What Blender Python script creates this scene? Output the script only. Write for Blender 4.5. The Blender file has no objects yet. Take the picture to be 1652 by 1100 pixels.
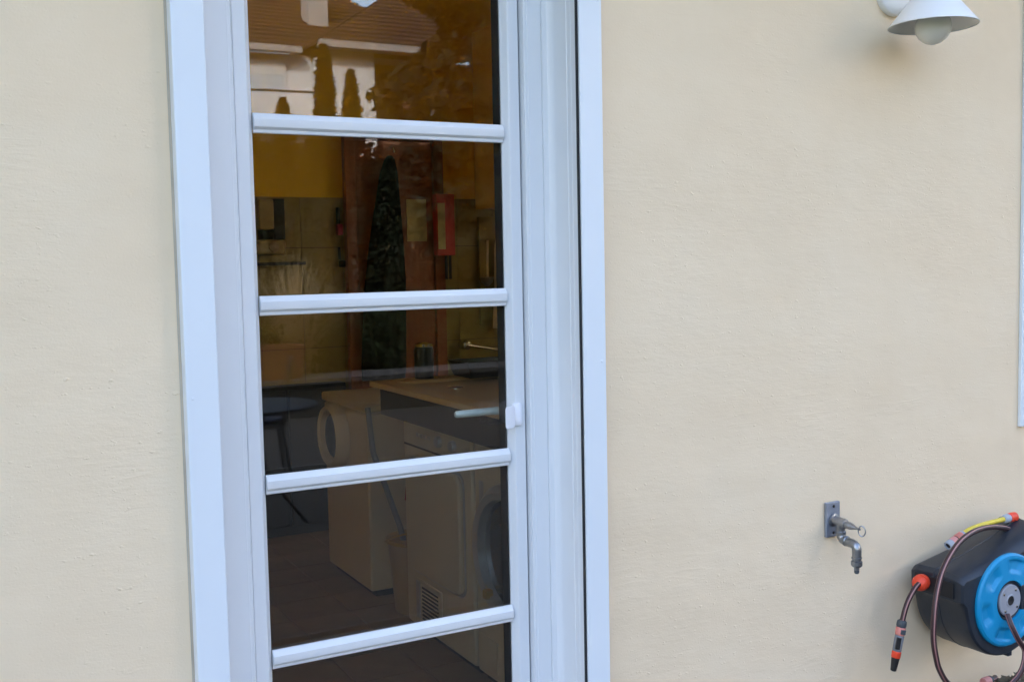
import bpy, bmesh, math, random
from mathutils import Vector, Matrix, noise
R = math.radians
scn = bpy.context.scene
COL = scn.collection
random.seed(7)

# ------------------------------------------------------------------ camera
D, EYE = 2.1, 1.43
YAW, PITCH, ROLL, FPX = R(28.32), R(4.17), R(1.147), 1725.0
cam = bpy.data.cameras.new('camera')
cam.sensor_fit = 'HORIZONTAL'
cam.sensor_width = 36.0
cam.lens = 36.0 * FPX / 1652.0
cam.clip_start, cam.clip_end = 0.02, 400
camo = bpy.data.objects.new('camera', cam)
COL.objects.link(camo)
fwd = Vector((math.sin(YAW) * math.cos(PITCH), math.cos(YAW) * math.cos(PITCH), -math.sin(PITCH)))
rgt = Vector((math.cos(YAW), -math.sin(YAW), 0))
dwn = fwd.cross(rgt)
r2 = math.cos(ROLL) * rgt + math.sin(ROLL) * dwn
d2 = -math.sin(ROLL) * rgt + math.cos(ROLL) * dwn
m = Matrix((r2, -d2, -fwd)).transposed().to_4x4()
m.translation = Vector((0, -D, EYE))
camo.matrix_world = m
scn.camera = camo

# ------------------------------------------------------------------ sky, sun, exposure
SUN_EL, SUN_AZ = R(38), R(-38)        # azimuth from +Y clockwise: the sun stands behind the house, this wall lies in open shade
SKY_STRENGTH, SUN_STRENGTH, SUN_ANGLE, EXPOSURE = 0.15, 2.0, R(2.0), 2.88
world = bpy.data.worlds.new('World')
scn.world = world
world.use_nodes = True
wn = world.node_tree.nodes
sky = wn.new('ShaderNodeTexSky')
sky.sky_type = 'NISHITA'
sky.sun_disc = False
sky.sun_elevation = SUN_EL
sky.sun_rotation = SUN_AZ
sky.air_density, sky.dust_density, sky.ozone_density = 1.0, 6.0, 1.0
world.node_tree.links.new(sky.outputs[0], wn['Background'].inputs[0])
wn['Background'].inputs[1].default_value = SKY_STRENGTH
sun = bpy.data.lights.new('sun', 'SUN')
sun.energy, sun.angle, sun.color = SUN_STRENGTH, SUN_ANGLE, (1.0, 0.97, 0.93)
suno = bpy.data.objects.new('sun', sun)
COL.objects.link(suno)
sdir = Vector((math.sin(SUN_AZ) * math.cos(SUN_EL), math.cos(SUN_AZ) * math.cos(SUN_EL), math.sin(SUN_EL)))
suno.rotation_euler = sdir.to_track_quat('Z', 'Y').to_euler()
suno.location = sdir * 30
scn.view_settings.view_transform = 'Standard'
scn.view_settings.look = 'None'
scn.view_settings.gamma = 1.0
scn.view_settings.use_curve_mapping = False
scn.view_settings.exposure = EXPOSURE
scn.cycles.use_denoising = True
scn.cycles.max_bounces = 8
scn.cycles.diffuse_bounces = 4
scn.cycles.transparent_max_bounces = 24
scn.cycles.glossy_bounces = 3
scn.cycles.caustics_reflective = False
scn.cycles.caustics_refractive = False

# ------------------------------------------------------------------ materials
def nt(name):
    mt = bpy.data.materials.new(name)
    mt.use_nodes = True
    return mt, mt.node_tree, mt.node_tree.nodes['Principled BSDF']

def noise_node(t, scale, detail=4, rough=0.55, stretch=None, coord=None):
    n = t.nodes.new('ShaderNodeTexNoise')
    n.inputs['Scale'].default_value = scale
    n.inputs['Detail'].default_value = detail
    n.inputs['Roughness'].default_value = rough
    if coord is None:
        tc = t.nodes.new('ShaderNodeTexCoord')
        coord = tc.outputs['Object']
    if stretch:
        mp = t.nodes.new('ShaderNodeMapping')
        mp.inputs['Scale'].default_value = stretch
        t.links.new(coord, mp.inputs[0])
        coord = mp.outputs[0]
    t.links.new(coord, n.inputs['Vector'])
    return n.outputs['Fac']

def ramp(t, fac, stops):
    r = t.nodes.new('ShaderNodeValToRGB')
    el = r.color_ramp.elements
    while len(el) < len(stops):
        el.new(0.5)
    for e, (p, c) in zip(el, stops):
        e.position = p
        e.color = (*c, 1) if len(c) == 3 else c
    t.links.new(fac, r.inputs[0])
    return r.outputs['Color']

def mathn(t, op, a, b=None, c=None):
    n = t.nodes.new('ShaderNodeMath')
    n.operation = op
    for i, v in enumerate((a, b, c)):
        if v is None:
            continue
        if isinstance(v, (int, float)):
            n.inputs[i].default_value = v
        else:
            t.links.new(v, n.inputs[i])
    return n.outputs[0]

def bump(t, bsdf, height, strength, dist=0.01):
    b = t.nodes.new('ShaderNodeBump')
    b.inputs['Strength'].default_value = strength
    b.inputs['Distance'].default_value = dist
    t.links.new(height, b.inputs['Height'])
    t.links.new(b.outputs[0], bsdf.inputs['Normal'])

def simple(name, col, rough=0.5, metal=0.0, var=0.08, vscale=6, bmp=0.0, bscale=60, spec=0.5, stretch=None, coat=0):
    mt, t, b = nt(name)
    lo = tuple(max(0, c * (1 - var)) for c in col)
    hi = tuple(min(1, c * (1 + var)) for c in col)
    f = noise_node(t, vscale, 5, 0.6, stretch)
    t.links.new(ramp(t, f, [(0.3, lo), (0.7, hi)]), b.inputs['Base Color'])
    b.inputs['Roughness'].default_value = rough
    b.inputs['Metallic'].default_value = metal
    b.inputs['Specular IOR Level'].default_value = spec
    b.inputs['Coat Weight'].default_value = coat
    if bmp:
        bump(t, b, noise_node(t, bscale, 4, 0.6, stretch), bmp, 0.002)
    return mt

def make_stucco():
    mt, t, b = nt('cream_stucco')
    tc = t.nodes.new('ShaderNodeTexCoord')
    co = tc.outputs['Object']
    # colour: almost even cream paint with faint weathering
    f = noise_node(t, 1.7, 8, 0.68, (1, 1, 1.25), co)
    t.links.new(ramp(t, f, [(0.30, (0.78, 0.625, 0.435)), (0.52, (0.815, 0.662, 0.468)), (0.72, (0.83, 0.688, 0.50))]), b.inputs['Base Color'])
    b.inputs['Roughness'].default_value = 0.85
    b.inputs['Specular IOR Level'].default_value = 0.25
    # trowel drags: short fine horizontal scratches, denser in some patches
    drag = noise_node(t, 24.0, 5, 0.65, (1.0, 1.0, 3.6), co)
    line = noise_node(t, 3.2, 4, 0.55, (1.0, 1.0, 6.0), co)
    ridge = mathn(t, 'ABSOLUTE', mathn(t, 'SUBTRACT', line, 0.5))
    ridge = mathn(t, 'POWER', mathn(t, 'MAXIMUM', mathn(t, 'SUBTRACT', 1.0, mathn(t, 'MULTIPLY', ridge, 9.0)), 0.0), 3.0)
    patch = noise_node(t, 2.3, 4, 0.55, None, co)
    pm = t.nodes.new('ShaderNodeMapRange')
    pm.inputs[1].default_value, pm.inputs[2].default_value = 0.44, 0.66
    t.links.new(patch, pm.inputs[0])
    patch2 = noise_node(t, 4.1, 3, 0.5, (1, 1, 1.3), co)
    pm2 = t.nodes.new('ShaderNodeMapRange')
    pm2.inputs[1].default_value, pm2.inputs[2].default_value = 0.54, 0.68
    t.links.new(patch2, pm2.inputs[0])
    lumps = noise_node(t, 62, 2, 0.5, (1, 1, 1.6), co)
    lm = t.nodes.new('ShaderNodeMapRange')
    lm.inputs[1].default_value, lm.inputs[2].default_value = 0.64, 0.78
    t.links.new(lumps, lm.inputs[0])
    fine = noise_node(t, 210, 3, 0.6, None, co)
    broad = noise_node(t, 2.2, 3, 0.5, (0.8, 1, 1.4), co)
    h = mathn(t, 'MULTIPLY', drag, mathn(t, 'MULTIPLY_ADD', pm.outputs[0], 0.17, 0.05))
    h = mathn(t, 'MULTIPLY_ADD', mathn(t, 'MULTIPLY', ridge, pm2.outputs[0]), 0.06, h)
    h = mathn(t, 'MULTIPLY_ADD', mathn(t, 'MULTIPLY', lm.outputs[0], mathn(t, 'MULTIPLY_ADD', pm.outputs[0], 0.8, 0.35)), 0.15, h)
    h = mathn(t, 'MULTIPLY_ADD', fine, 0.05, h)
    h = mathn(t, 'MULTIPLY_ADD', broad, 1.6, h)
    bump(t, b, h, 1.0, 0.008)
    return mt

def make_glass():
    mt = bpy.data.materials.new('window_glass')
    mt.use_nodes = True
    t = mt.node_tree
    t.nodes.clear()
    out = t.nodes.new('ShaderNodeOutputMaterial')
    mix = t.nodes.new('ShaderNodeMixShader')
    tr = t.nodes.new('ShaderNodeBsdfTransparent')
    tr.inputs[0].default_value = (0.965, 0.975, 0.965, 1)
    gl = t.nodes.new('ShaderNodeBsdfGlossy')
    gl.inputs['Roughness'].default_value = 0.0
    geo = t.nodes.new('ShaderNodeNewGeometry')
    dot = t.nodes.new('ShaderNodeVectorMath')
    dot.operation = 'DOT_PRODUCT'
    t.links.new(geo.outputs['Normal'], dot.inputs[0])
    t.links.new(geo.outputs['Incoming'], dot.inputs[1])
    c = mathn(t, 'ABSOLUTE', dot.outputs['Value'])
    s = mathn(t, 'POWER', mathn(t, 'SUBTRACT', 1.0, c), 5.0)
    fac = mathn(t, 'MULTIPLY_ADD', s, 0.94, 0.055)   # coated insulating glass
    # faint waviness of float glass
    bp = t.nodes.new('ShaderNodeBump')
    bp.inputs['Strength'].default_value = 0.04
    bp.inputs['Distance'].default_value = 0.004
    t.links.new(noise_node(t, 3.0, 2, 0.4), bp.inputs['Height'])
    t.links.new(bp.outputs[0], gl.inputs['Normal'])
    t.links.new(fac, mix.inputs[0])
    t.links.new(tr.outputs[0], mix.inputs[1])
    t.links.new(gl.outputs[0], mix.inputs[2])
    t.links.new(mix.outputs[0], out.inputs[0])
    return mt

def make_wood(name, a, c, scale=3.0, rough=0.45):
    mt, t, b = nt(name)
    w = noise_node(t, scale, 6, 0.65, (9, 9, 0.8))
    t.links.new(ramp(t, w, [(0.3, a), (0.7, c)]), b.inputs['Base Color'])
    b.inputs['Roughness'].default_value = rough
    return mt

def make_leaf(name, a, c, rough=0.6):
    mt, t, b = nt(name)
    f = noise_node(t, 2.5, 4, 0.7)
    t.links.new(ramp(t, f, [(0.3, a), (0.7, c)]), b.inputs['Base Color'])
    b.inputs['Roughness'].default_value = rough
    b.inputs['Specular IOR Level'].default_value = 0.06
    return mt

def make_hose():
    mt, t, b = nt('brown_hose')
    at = t.nodes.new('ShaderNodeUVMap')
    sp = t.nodes.new('ShaderNodeSeparateXYZ')
    t.links.new(at.outputs[0], sp.inputs[0])
    fr = mathn(t, 'FRACT', mathn(t, 'MULTIPLY', sp.outputs[0], 3.0))
    st = mathn(t, 'GREATER_THAN', fr, 0.78)
    mx = t.nodes.new('ShaderNodeMix')
    mx.data_type = 'RGBA'
    mx.inputs[6].default_value = (0.040, 0.016, 0.019, 1)
    mx.inputs[7].default_value = (0.34, 0.17, 0.16, 1)
    t.links.new(st, mx.inputs[0])
    t.links.new(mx.outputs[2], b.inputs['Base Color'])
    b.inputs['Roughness'].default_value = 0.42
    return mt

M = {}
M['stucco'] = make_stucco()
M['pvc'] = simple('white_pvc', (0.745, 0.765, 0.785), 0.34, var=0.02, vscale=2.5, bmp=0.03, bscale=25, coat=0.1)
M['alu'] = simple('white_coated_metal', (0.71, 0.76, 0.805), 0.4, var=0.02, vscale=2.0, bmp=0.03, bscale=18)
M['glass'] = make_glass()
M['sealant'] = simple('sealant', (0.42, 0.38, 0.31), 0.6, var=0.15, vscale=8)
M['rubber'] = simple('black_rubber', (0.008, 0.008, 0.01), 0.6)
M['screw'] = simple('screw_metal', (0.55, 0.57, 0.6), 0.35, 0.9)
M['tabwhite'] = simple('white_plastic', (0.84, 0.84, 0.88), 0.45, var=0.02)
M['lever'] = simple('pale_handle', (0.72, 0.80, 0.80), 0.3, 0.2)
M['yellow_paint'] = simple('yellow_room_paint', (0.88, 0.54, 0.03), 0.8, var=0.05, vscale=1.5, bmp=0.2, bscale=40)
M['ceiling'] = simple('ceiling_paint', (0.75, 0.62, 0.34), 0.9)
M['tile'] = simple('wall_tile', (0.30, 0.22, 0.055), 0.3, var=0.06, vscale=4)
M['grout'] = simple('grout', (0.10, 0.07, 0.03), 0.9)
M['floor_tile'] = simple('floor_tile', (0.24, 0.155, 0.095), 0.5, var=0.2, vscale=4, bmp=0.2, bscale=40)
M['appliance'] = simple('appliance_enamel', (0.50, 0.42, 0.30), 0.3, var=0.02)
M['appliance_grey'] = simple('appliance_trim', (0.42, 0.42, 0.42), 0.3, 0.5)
M['dark'] = simple('dark_plastic', (0.015, 0.014, 0.014), 0.4)
M['drumglass'] = simple('dark_door_glass', (0.02, 0.03, 0.04), 0.08, coat=0.5)
M['door_wood'] = make_wood('brown_door_wood', (0.22, 0.062, 0.014), (0.30, 0.092, 0.022))
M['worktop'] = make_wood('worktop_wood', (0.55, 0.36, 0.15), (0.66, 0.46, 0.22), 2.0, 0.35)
M['gapshade'] = make_wood('shaded_gap_wood', (0.012, 0.008, 0.005), (0.02, 0.013, 0.008))
M['sinkware'] = simple('beige_sink', (0.50, 0.36, 0.19), 0.3, var=0.04)
M['cabinetpaint'] = simple('cream_cabinet_paint', (0.88, 0.60, 0.16), 0.5, var=0.03)
M['cupboarddark'] = simple('darkening_cupboard_blue', (0.016, 0.018, 0.026), 0.5)
M['machinecream'] = simple('cream_machine_plastic', (0.34, 0.25, 0.10), 0.4)
M['paper'] = simple('notice_paper', (0.62, 0.54, 0.30), 0.8, var=0.1, vscale=22)
M['red'] = simple('red_paint', (0.50, 0.03, 0.015), 0.4)
M['coat'] = simple('black_cloth', (0.006, 0.006, 0.008), 0.9, bmp=0.3)
M['maroon'] = simple('maroon_cloth', (0.28, 0.02, 0.05), 0.9)
M['towel'] = simple('towel_cloth', (0.80, 0.64, 0.42), 0.95, var=0.15, vscale=40, bmp=0.4, bscale=200)
M['bucket'] = simple('cream_bucket_plastic', (0.34, 0.25, 0.14), 0.4)
M['bucketrim'] = simple('yellow_bucket_rim', (0.34, 0.21, 0.05), 0.4)
M['chrome'] = simple('chrome', (0.62, 0.60, 0.56), 0.18, 1.0, var=0.05)
M['tapmetal'] = simple('brushed_nickel', (0.28, 0.29, 0.31), 0.30, 0.9, var=0.2, vscale=30, bmp=0.1)
M['tapplate'] = simple('plate_metal', (0.30, 0.335, 0.41), 0.5, 0.75, var=0.12, vscale=30)
M['lampwhite'] = simple('lamp_enamel', (0.80, 0.81, 0.82), 0.35, var=0.02)
M['opal'] = simple('opal_bulb_glass', (0.72, 0.73, 0.70), 0.25, var=0.01)
M['reel'] = simple('reel_black_plastic', (0.017, 0.023, 0.034), 0.42, var=0.15, vscale=20, bmp=0.15, bscale=300)
M['blue'] = simple('reel_blue_plastic', (0.002, 0.25, 0.50), 0.42, var=0.05)
M['hub'] = simple('hub_grey_plastic', (0.30, 0.31, 0.35), 0.45)
M['orange'] = simple('orange_plastic', (0.78, 0.065, 0.025), 0.4)
M['faded'] = simple('faded_orange_plastic', (0.62, 0.21, 0.17), 0.5, var=0.2, vscale=40)
M['pinkish'] = simple('sunbleached_plastic', (0.62, 0.27, 0.25), 0.55, var=0.1, vscale=40)
M['greyplastic'] = simple('grey_plastic', (0.36, 0.40, 0.46), 0.45)
M['darkgrey'] = simple('dark_grey_plastic', (0.055, 0.065, 0.075), 0.5)
M['midgrey'] = simple('mid_grey_plastic', (0.17, 0.18, 0.20), 0.5)
M['yellowhose'] = simple('yellow_hose', (0.72, 0.56, 0.055), 0.4, var=0.15, vscale=40)
M['hose'] = make_hose()
M['terracotta'] = simple('terracotta', (0.22, 0.075, 0.04), 0.8, var=0.2, bmp=0.2)
M['paving'] = simple('terrace_concrete', (0.050, 0.044, 0.037), 0.85, var=0.15, vscale=3, bmp=0.3)
M['lawn'] = simple('lawn', (0.06, 0.09, 0.03), 0.95, var=0.3, vscale=20)
M['hwall'] = simple('neighbour_render', (0.33, 0.34, 0.37), 0.9, var=0.05)
M['hchim'] = simple('chimney_render', (0.17, 0.165, 0.17), 0.9)
M['gwall'] = simple('bounce_building_render', (0.68, 0.67, 0.66), 0.9, var=0.05)
M['hroof'] = simple('roof_tile', (0.022, 0.015, 0.013), 0.9, spec=0.1, var=0.3, vscale=3, bmp=0.3)
M['hbrown'] = simple('brown_shutter', (0.12, 0.055, 0.03), 0.6)
M['hgrey'] = simple('roller_shutter_grey', (0.30, 0.31, 0.33), 0.6)
M['hglass'] = simple('far_window_glass', (0.25, 0.30, 0.36), 0.1)
M['cap'] = simple('wall_coping', (0.075, 0.075, 0.078), 0.85, var=0.15)
M['tabletop'] = simple('table_top', (0.42, 0.46, 0.60), 0.25, 0.0)
M['iron'] = simple('black_iron', (0.02, 0.02, 0.022), 0.5, 0.3)
M['thuja'] = make_leaf('thuja_leaf', (0.004, 0.006, 0.003), (0.006, 0.010, 0.005))
M['shrub'] = make_leaf('shrub_leaf', (0.012, 0.022, 0.009), (0.035, 0.052, 0.02))
M['straw'] = make_leaf('straw_blade', (0.42, 0.31, 0.18), (0.62, 0.50, 0.32))
M['bark'] = simple('bark', (0.07, 0.05, 0.035), 0.9, bmp=0.5)
M['deadleaf'] = make_leaf('dead_leaf', (0.06, 0.045, 0.03), (0.27, 0.23, 0.17))
M['deadleaf2'] = make_leaf('grey_green_leaf', (0.10, 0.10, 0.055), (0.34, 0.33, 0.27))
M['bluecloth'] = simple('navy_cushion', (0.02, 0.03, 0.07), 0.9)

# ------------------------------------------------------------------ mesh helpers
ORIG = {}

def empty(name, loc, label, cat, group=None):
    o = bpy.data.objects.new(name, None)
    o.empty_display_size = 0.05
    COL.objects.link(o)
    o.location = loc
    ORIG[o.name] = Vector(loc)
    o['label'] = label
    o['category'] = cat
    if group:
        o['group'] = group
    return o

def tag(o, label, cat, group=None):
    o['label'] = label
    o['category'] = cat
    if group:
        o['group'] = group
    return o

def build(name, bm, mat, parent=None, smooth=False, bevel=0.0, seg=2, kind=None, angle=40, loc=None):
    """link a bmesh written in world coordinates as one mesh object"""
    org = ORIG[parent.name] if parent else (Vector(loc) if loc else Vector((0, 0, 0)))
    bmesh.ops.recalc_face_normals(bm, faces=bm.faces)
    if org.length:
        bmesh.ops.translate(bm, verts=bm.verts, vec=-org)
    me = bpy.data.meshes.new(name)
    bm.to_mesh(me)
    bm.free()
    for mm in (mat if isinstance(mat, (list, tuple)) else [mat]):
        me.materials.append(mm)
    if smooth:
        for p in me.polygons:
            p.use_smooth = True
        if hasattr(me, 'set_sharp_from_angle'):
            me.set_sharp_from_angle(angle=R(angle))
    o = bpy.data.objects.new(name, me)
    COL.objects.link(o)
    if parent:
        o.parent = parent
    elif loc:
        o.location = loc
    ORIG[o.name] = org
    if bevel:
        bv = o.modifiers.new('bevel', 'BEVEL')
        bv.width = bevel
        bv.segments = seg
        bv.limit_method = 'ANGLE'
        bv.angle_limit = R(35)
    if kind:
        o['kind'] = kind
    return o

def NB():
    return bmesh.new()

def box(bm, x0, x1, y0, y1, z0, z1, mi=0):
    v = [bm.verts.new((x, y, z)) for x in (x0, x1) for y in (y0, y1) for z in (z0, z1)]
    for f in ((0, 1, 3, 2), (4, 6, 7, 5), (0, 4, 5, 1), (2, 3, 7, 6), (0, 2, 6, 4), (1, 5, 7, 3)):
        bm.faces.new([v[i] for i in f]).material_index = mi
    return bm

def bx(*a):
    return box(NB(), *a)

def loft(bm, rings, cap0=True, cap1=True, closed=True, mi=0):
    vs = [[bm.verts.new(p) for p in ring] for ring in rings]
    n = len(vs[0])
    for a, b in zip(vs, vs[1:]):
        for i in range(n if closed else n - 1):
            j = (i + 1) % n
            bm.faces.new((a[i], a[j], b[j], b[i])).material_index = mi
    if cap0:
        bm.faces.new(vs[0][::-1]).material_index = mi
    if cap1:
        bm.faces.new(vs[-1]).material_index = mi
    return vs

def prism(bm, poly, axis, a0, a1):
    """extrude a 2D polygon along axis; poly is (y,z) for X, (x,z) for Y, (x,y) for Z"""
    def P(p, a):
        return {'X': (a, p[0], p[1]), 'Y': (p[0], a, p[1]), 'Z': (p[0], p[1], a)}[axis]
    loft(bm, [[P(p, a0) for p in poly], [P(p, a1) for p in poly]])
    return bm

def frame_of(t):
    t = t.normalized()
    u = t.cross(Vector((0, 0, 1)))
    if u.length < 1e-3:
        u = t.cross(Vector((1, 0, 0)))
    u.normalize()
    return u, t.cross(u).normalized()

def smooth_path(pts, n=6):
    pts = [Vector(p) for p in pts]
    P = [pts[0] * 2 - pts[1]] + pts + [pts[-1] * 2 - pts[-2]]
    out = []
    for i in range(1, len(P) - 2):
        for k in range(n):
            t = k / n
            a, b, c, d = P[i - 1], P[i], P[i + 1], P[i + 2]
            out.append(0.5 * ((2 * b) + (c - a) * t + (2 * a - 5 * b + 4 * c - d) * t * t + (3 * b - a - 3 * c + d) * t ** 3))
    out.append(pts[-1])
    return out

def tube(bm, pts, rad, seg=12, uv=False):
    pts = [Vector(p) for p in pts]
    n = len(pts)
    rads = rad if isinstance(rad, (list, tuple)) else [rad] * n
    t0 = pts[1] - pts[0]
    u, w = frame_of(t0)
    rings = []
    for i, p in enumerate(pts):
        t = (pts[min(i + 1, n - 1)] - pts[max(i - 1, 0)]).normalized()
        u = (u - t * u.dot(t)).normalized()
        w = t.cross(u).normalized()
        rings.append([p + (u * math.cos(2 * math.pi * k / seg) + w * math.sin(2 * math.pi * k / seg)) * rads[i] for k in range(seg)])
    vs = loft(bm, rings)
    if uv:
        lay = bm.loops.layers.uv.verify()
        ang = {v: k / seg for ring in vs for k, v in enumerate(ring)}
        for f in bm.faces:
            us = [ang.get(l.vert, 0) for l in f.loops]
            wrap = max(us) - min(us) > 0.5
            for l, q in zip(f.loops, us):
                l[lay].uv = (q + 1 if wrap and q < 0.5 else q, 0.5)
    return bm

def lathe(bm, prof, org, axis=(0, 0, 1), seg=32, cap=True):
    """prof: (radius, distance along axis)"""
    ax = Vector(axis).normalized()
    u, w = frame_of(ax)
    org = Vector(org)
    rings = [[org + ax * h + (u * math.cos(2 * math.pi * k / seg) + w * math.sin(2 * math.pi * k / seg)) * max(r, 1e-5) for k in range(seg)] for r, h in prof]
    loft(bm, rings, cap, cap)
    return bm

def quads(bm, n, fn, size, rnd, mi=None):
    for i in range(n):
        c = fn(rnd)
        if c is None:
            continue
        c = Vector(c)
        s = size * rnd.uniform(0.55, 1.3)
        a = Vector((rnd.gauss(0, 1), rnd.gauss(0, 1), rnd.gauss(0, 1))).normalized()
        b = a.orthogonal().normalized()
        b = (Matrix.Rotation(rnd.uniform(0, 6.28), 3, a) @ b)
        e = a.cross(b)
        vs = [bm.verts.new(c + b * s), bm.verts.new(c + e * s * 0.5), bm.verts.new(c - b * s), bm.verts.new(c - e * s * 0.5)]
        f = bm.faces.new(vs)
        if mi is not None:
            f.material_index = rnd.choice(mi)

def wall_with_holes(bm, x0, x1, y0, y1, z0, z1, holes):
    """wall slab in XZ with rectangular openings (hx0,hx1,hz0,hz1)"""
    xs = sorted({x0, x1, *[h[0] for h in holes], *[h[1] for h in holes]})
    zs = sorted({z0, z1, *[h[2] for h in holes], *[h[3] for h in holes]})
    def solid(i, k):
        if i < 0 or k < 0 or i >= len(xs) - 1 or k >= len(zs) - 1:
            return False
        cx, cz = (xs[i] + xs[i + 1]) / 2, (zs[k] + zs[k + 1]) / 2
        return not any(h[0] < cx < h[1] and h[2] < cz < h[3] for h in holes)
    cache = {}
    def V(x, y, z):
        kk = (x, y, z)
        if kk not in cache:
            cache[kk] = bm.verts.new(kk)
        return cache[kk]
    for i in range(len(xs) - 1):
        for k in range(len(zs) - 1):
            if not solid(i, k):
                continue
            a, b, c, d = xs[i], xs[i + 1], zs[k], zs[k + 1]
            bm.faces.new((V(a, y0, c), V(b, y0, c), V(b, y0, d), V(a, y0, d)))
            bm.faces.new((V(a, y1, c), V(a, y1, d), V(b, y1, d), V(b, y1, c)))
            if not solid(i - 1, k):
                bm.faces.new((V(a, y0, c), V(a, y0, d), V(a, y1, d), V(a, y1, c)))
            if not solid(i + 1, k):
                bm.faces.new((V(b, y0, c), V(b, y1, c), V(b, y1, d), V(b, y0, d)))
            if not solid(i, k - 1):
                bm.faces.new((V(a, y0, c), V(a, y1, c), V(b, y1, c), V(b, y0, c)))
            if not solid(i, k + 1):
                bm.faces.new((V(a, y0, d), V(b, y0, d), V(b, y1, d), V(a, y1, d)))
    return bm

# ------------------------------------------------------------------ ground and house wall
build('ground', bx(-60, 60, -90, 40, -0.5, -0.06), M['lawn'], kind='structure')
build('terrace', bx(-4.5, 7.0, -7.6, -0.004, -0.3, -0.02), M['paving'], kind='structure')

DX0, DX1 = 0.435, 1.347          # door opening in the masonry
WX0, WX1, WZ0, WZ1 = 2.895, 3.985, 0.955, 2.215   # window opening
hw = build('house_wall', wall_with_holes(NB(), -13.0, 17.0, 0.0, 0.30, -0.3, 12.0,  # height and width extended beyond view so its shadow covers terrace and hedge
           [(DX0, DX1, -0.02, 2.24), (WX0, WX1, WZ0, WZ1)]), M['stucco'])
tag(hw, 'cream rendered house wall around the white glazed door', 'wall')

bal_slab = empty('shading_balcony', (0.0, -0.25, 2.8), 'unseen cream balcony slab added above the door to shade the upper wall', 'balcony')  # unseen slab added to cut the sky light on the upper wall
build('slab', bx(-9.0, 9.0, -0.50, -0.002, 2.80, 2.98), M['stucco'], bal_slab, bevel=0.006)
build('drip_edge', bx(-9.0, 9.0, -0.52, -0.501, 2.78, 2.985), M['alu'], bal_slab)

# ------------------------------------------------------------------ laundry room behind the door
RX0, RX1, RY0, RY1, RZ = -1.3, 4.4, 0.302, 3.55, 3.0
build('floor', bx(RX0, RX1, RY0, RY1 + 0.1, -0.10, -0.006), M['grout'], kind='structure')
fl = bpy.data.objects['floor']
tile_me = None
tw = 0.25
for i in range(23):
    for j in range(14):
        x = RX0 + 0.01 + i * tw
        y = RY0 + 0.02 + j * tw - (0.0)
        if x + tw > RX1 or y + tw > RY1 + 0.1:
            continue
        if tile_me is None:
            o = build('tile', bx(0.003, tw - 0.003, 0.003, tw - 0.003, -0.008, 0.0), M['floor_tile'], None, bevel=0.0015, seg=1)
            tile_me = o.data
        else:
            o = bpy.data.objects.new('tile', tile_me)
            COL.objects.link(o)
        o.parent = fl
        o.location = (x, y, random.uniform(-0.0008, 0.0008))
build('ceiling', bx(RX0 - 0.1, RX1 + 0.1, RY0, RY1 + 0.1, RZ, RZ + 0.12), M['ceiling'], kind='structure')
def side_wall(name, x0, x1, y0, y1, z0, z1):
    bm = NB()
    for a, b, c, d in ((RY0, y0, -0.1, RZ - 0.001), (y1, RY1 + 0.1, -0.1, RZ - 0.001), (y0, y1, -0.1, z0), (y0, y1, z1, RZ - 0.001)):
        box(bm, x0, x1, a, b, c, d)
    return build(name, bm, M['yellow_paint'], kind='structure')
side_wall('wall_left', RX0 - 0.12, RX0, 1.25, 1.62, 1.15, 2.70)
side_wall('wall_right', RX1, RX1 + 0.12, 1.25, 2.05, 1.15, 2.70)
bw = build('wall_back', bx(RX0, RX1, RY1, RY1 + 0.1, -0.1, RZ - 0.001), M['yellow_paint'], kind='structure')
build('wall_front', wall_with_holes(NB(), RX0, RX1, 0.3005, 0.3015, -0.1, RZ - 0.001,
      [(DX0, DX1, -0.1, 2.24), (WX0, WX1, WZ0, WZ1)]), M['yellow_paint'], kind='structure')
grout = build('grout_bed', bx(-0.105, 3.856, RY1 - 0.004, RY1 - 0.0005, 0.0, 1.805), M['grout'], bw)
tme = None
TW, TH = 0.233, 0.273
for i in range(17):
    for k in range(8):
        z1 = 1.807 - k * TH
        z0 = max(z1 - TH, 0.0)
        if z1 < 0.05:
            continue
        x = -0.105 + i * TW
        if tme is None:
            o = build('tile', bx(0.0015, TW - 0.0015, -0.009, -0.004, -TH + 0.0015, -0.0015), M['tile'], None, bevel=0.0012, seg=1)
            tme = o.data
        else:
            o = bpy.data.objects.new('tile', tme)
            COL.objects.link(o)
        o.parent = bw
        o.location = (x, RY1 + random.uniform(-0.0004, 0.0004), z1)
        if z1 - TH < 0:
            o.scale.z = z1 / TH

# ------------------------------------------------------------------ the glazed door
door = empty('glazed_door', (0.891, 0.1, 0.0), 'white glazed door with horizontal glazing bars in the cream wall', 'door')
TOPZ = 2.2
for x0, x1 in ((0.410, 0.4716), (1.2985, 1.3591)):
    c = build('casing', bx(x0, x1, -0.035, -0.0005, -0.018, TOPZ + 0.002), M['alu'], door, bevel=0.002, seg=3)
    sx = x0 + 0.012 if x0 < 1 else x1 - 0.012
    for sz in (0.35, 1.185, 2.0):
        zz = sz if x0 < 1 else sz + 0.015
        lathe_b = lathe(NB(), [(0.0032, 0), (0.0032, 0.0008), (0.001, 0.0014)], (sx, -0.0352, zz), (0, -1, 0), 10)
        build('screw', lathe_b, M['alu'], c)
for xs in (0.410, 1.3591):
    sg = -1 if xs < 1 else 1
    build('sealant_bead', prism(NB(), [(xs + sg * 0.0002, -0.0006), (xs + sg * 0.0002, -0.0045), (xs + sg * 0.0022, -0.0028), (xs + sg * 0.0045, -0.0006)], 'Z', -0.018, TOPZ), M['sealant'], door, smooth=True)
build('casing', bx(0.410, 1.3591, -0.035, -0.0005, TOPZ + 0.0025, TOPZ + 0.064), M['alu'], door, bevel=0.002, seg=3)
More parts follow.
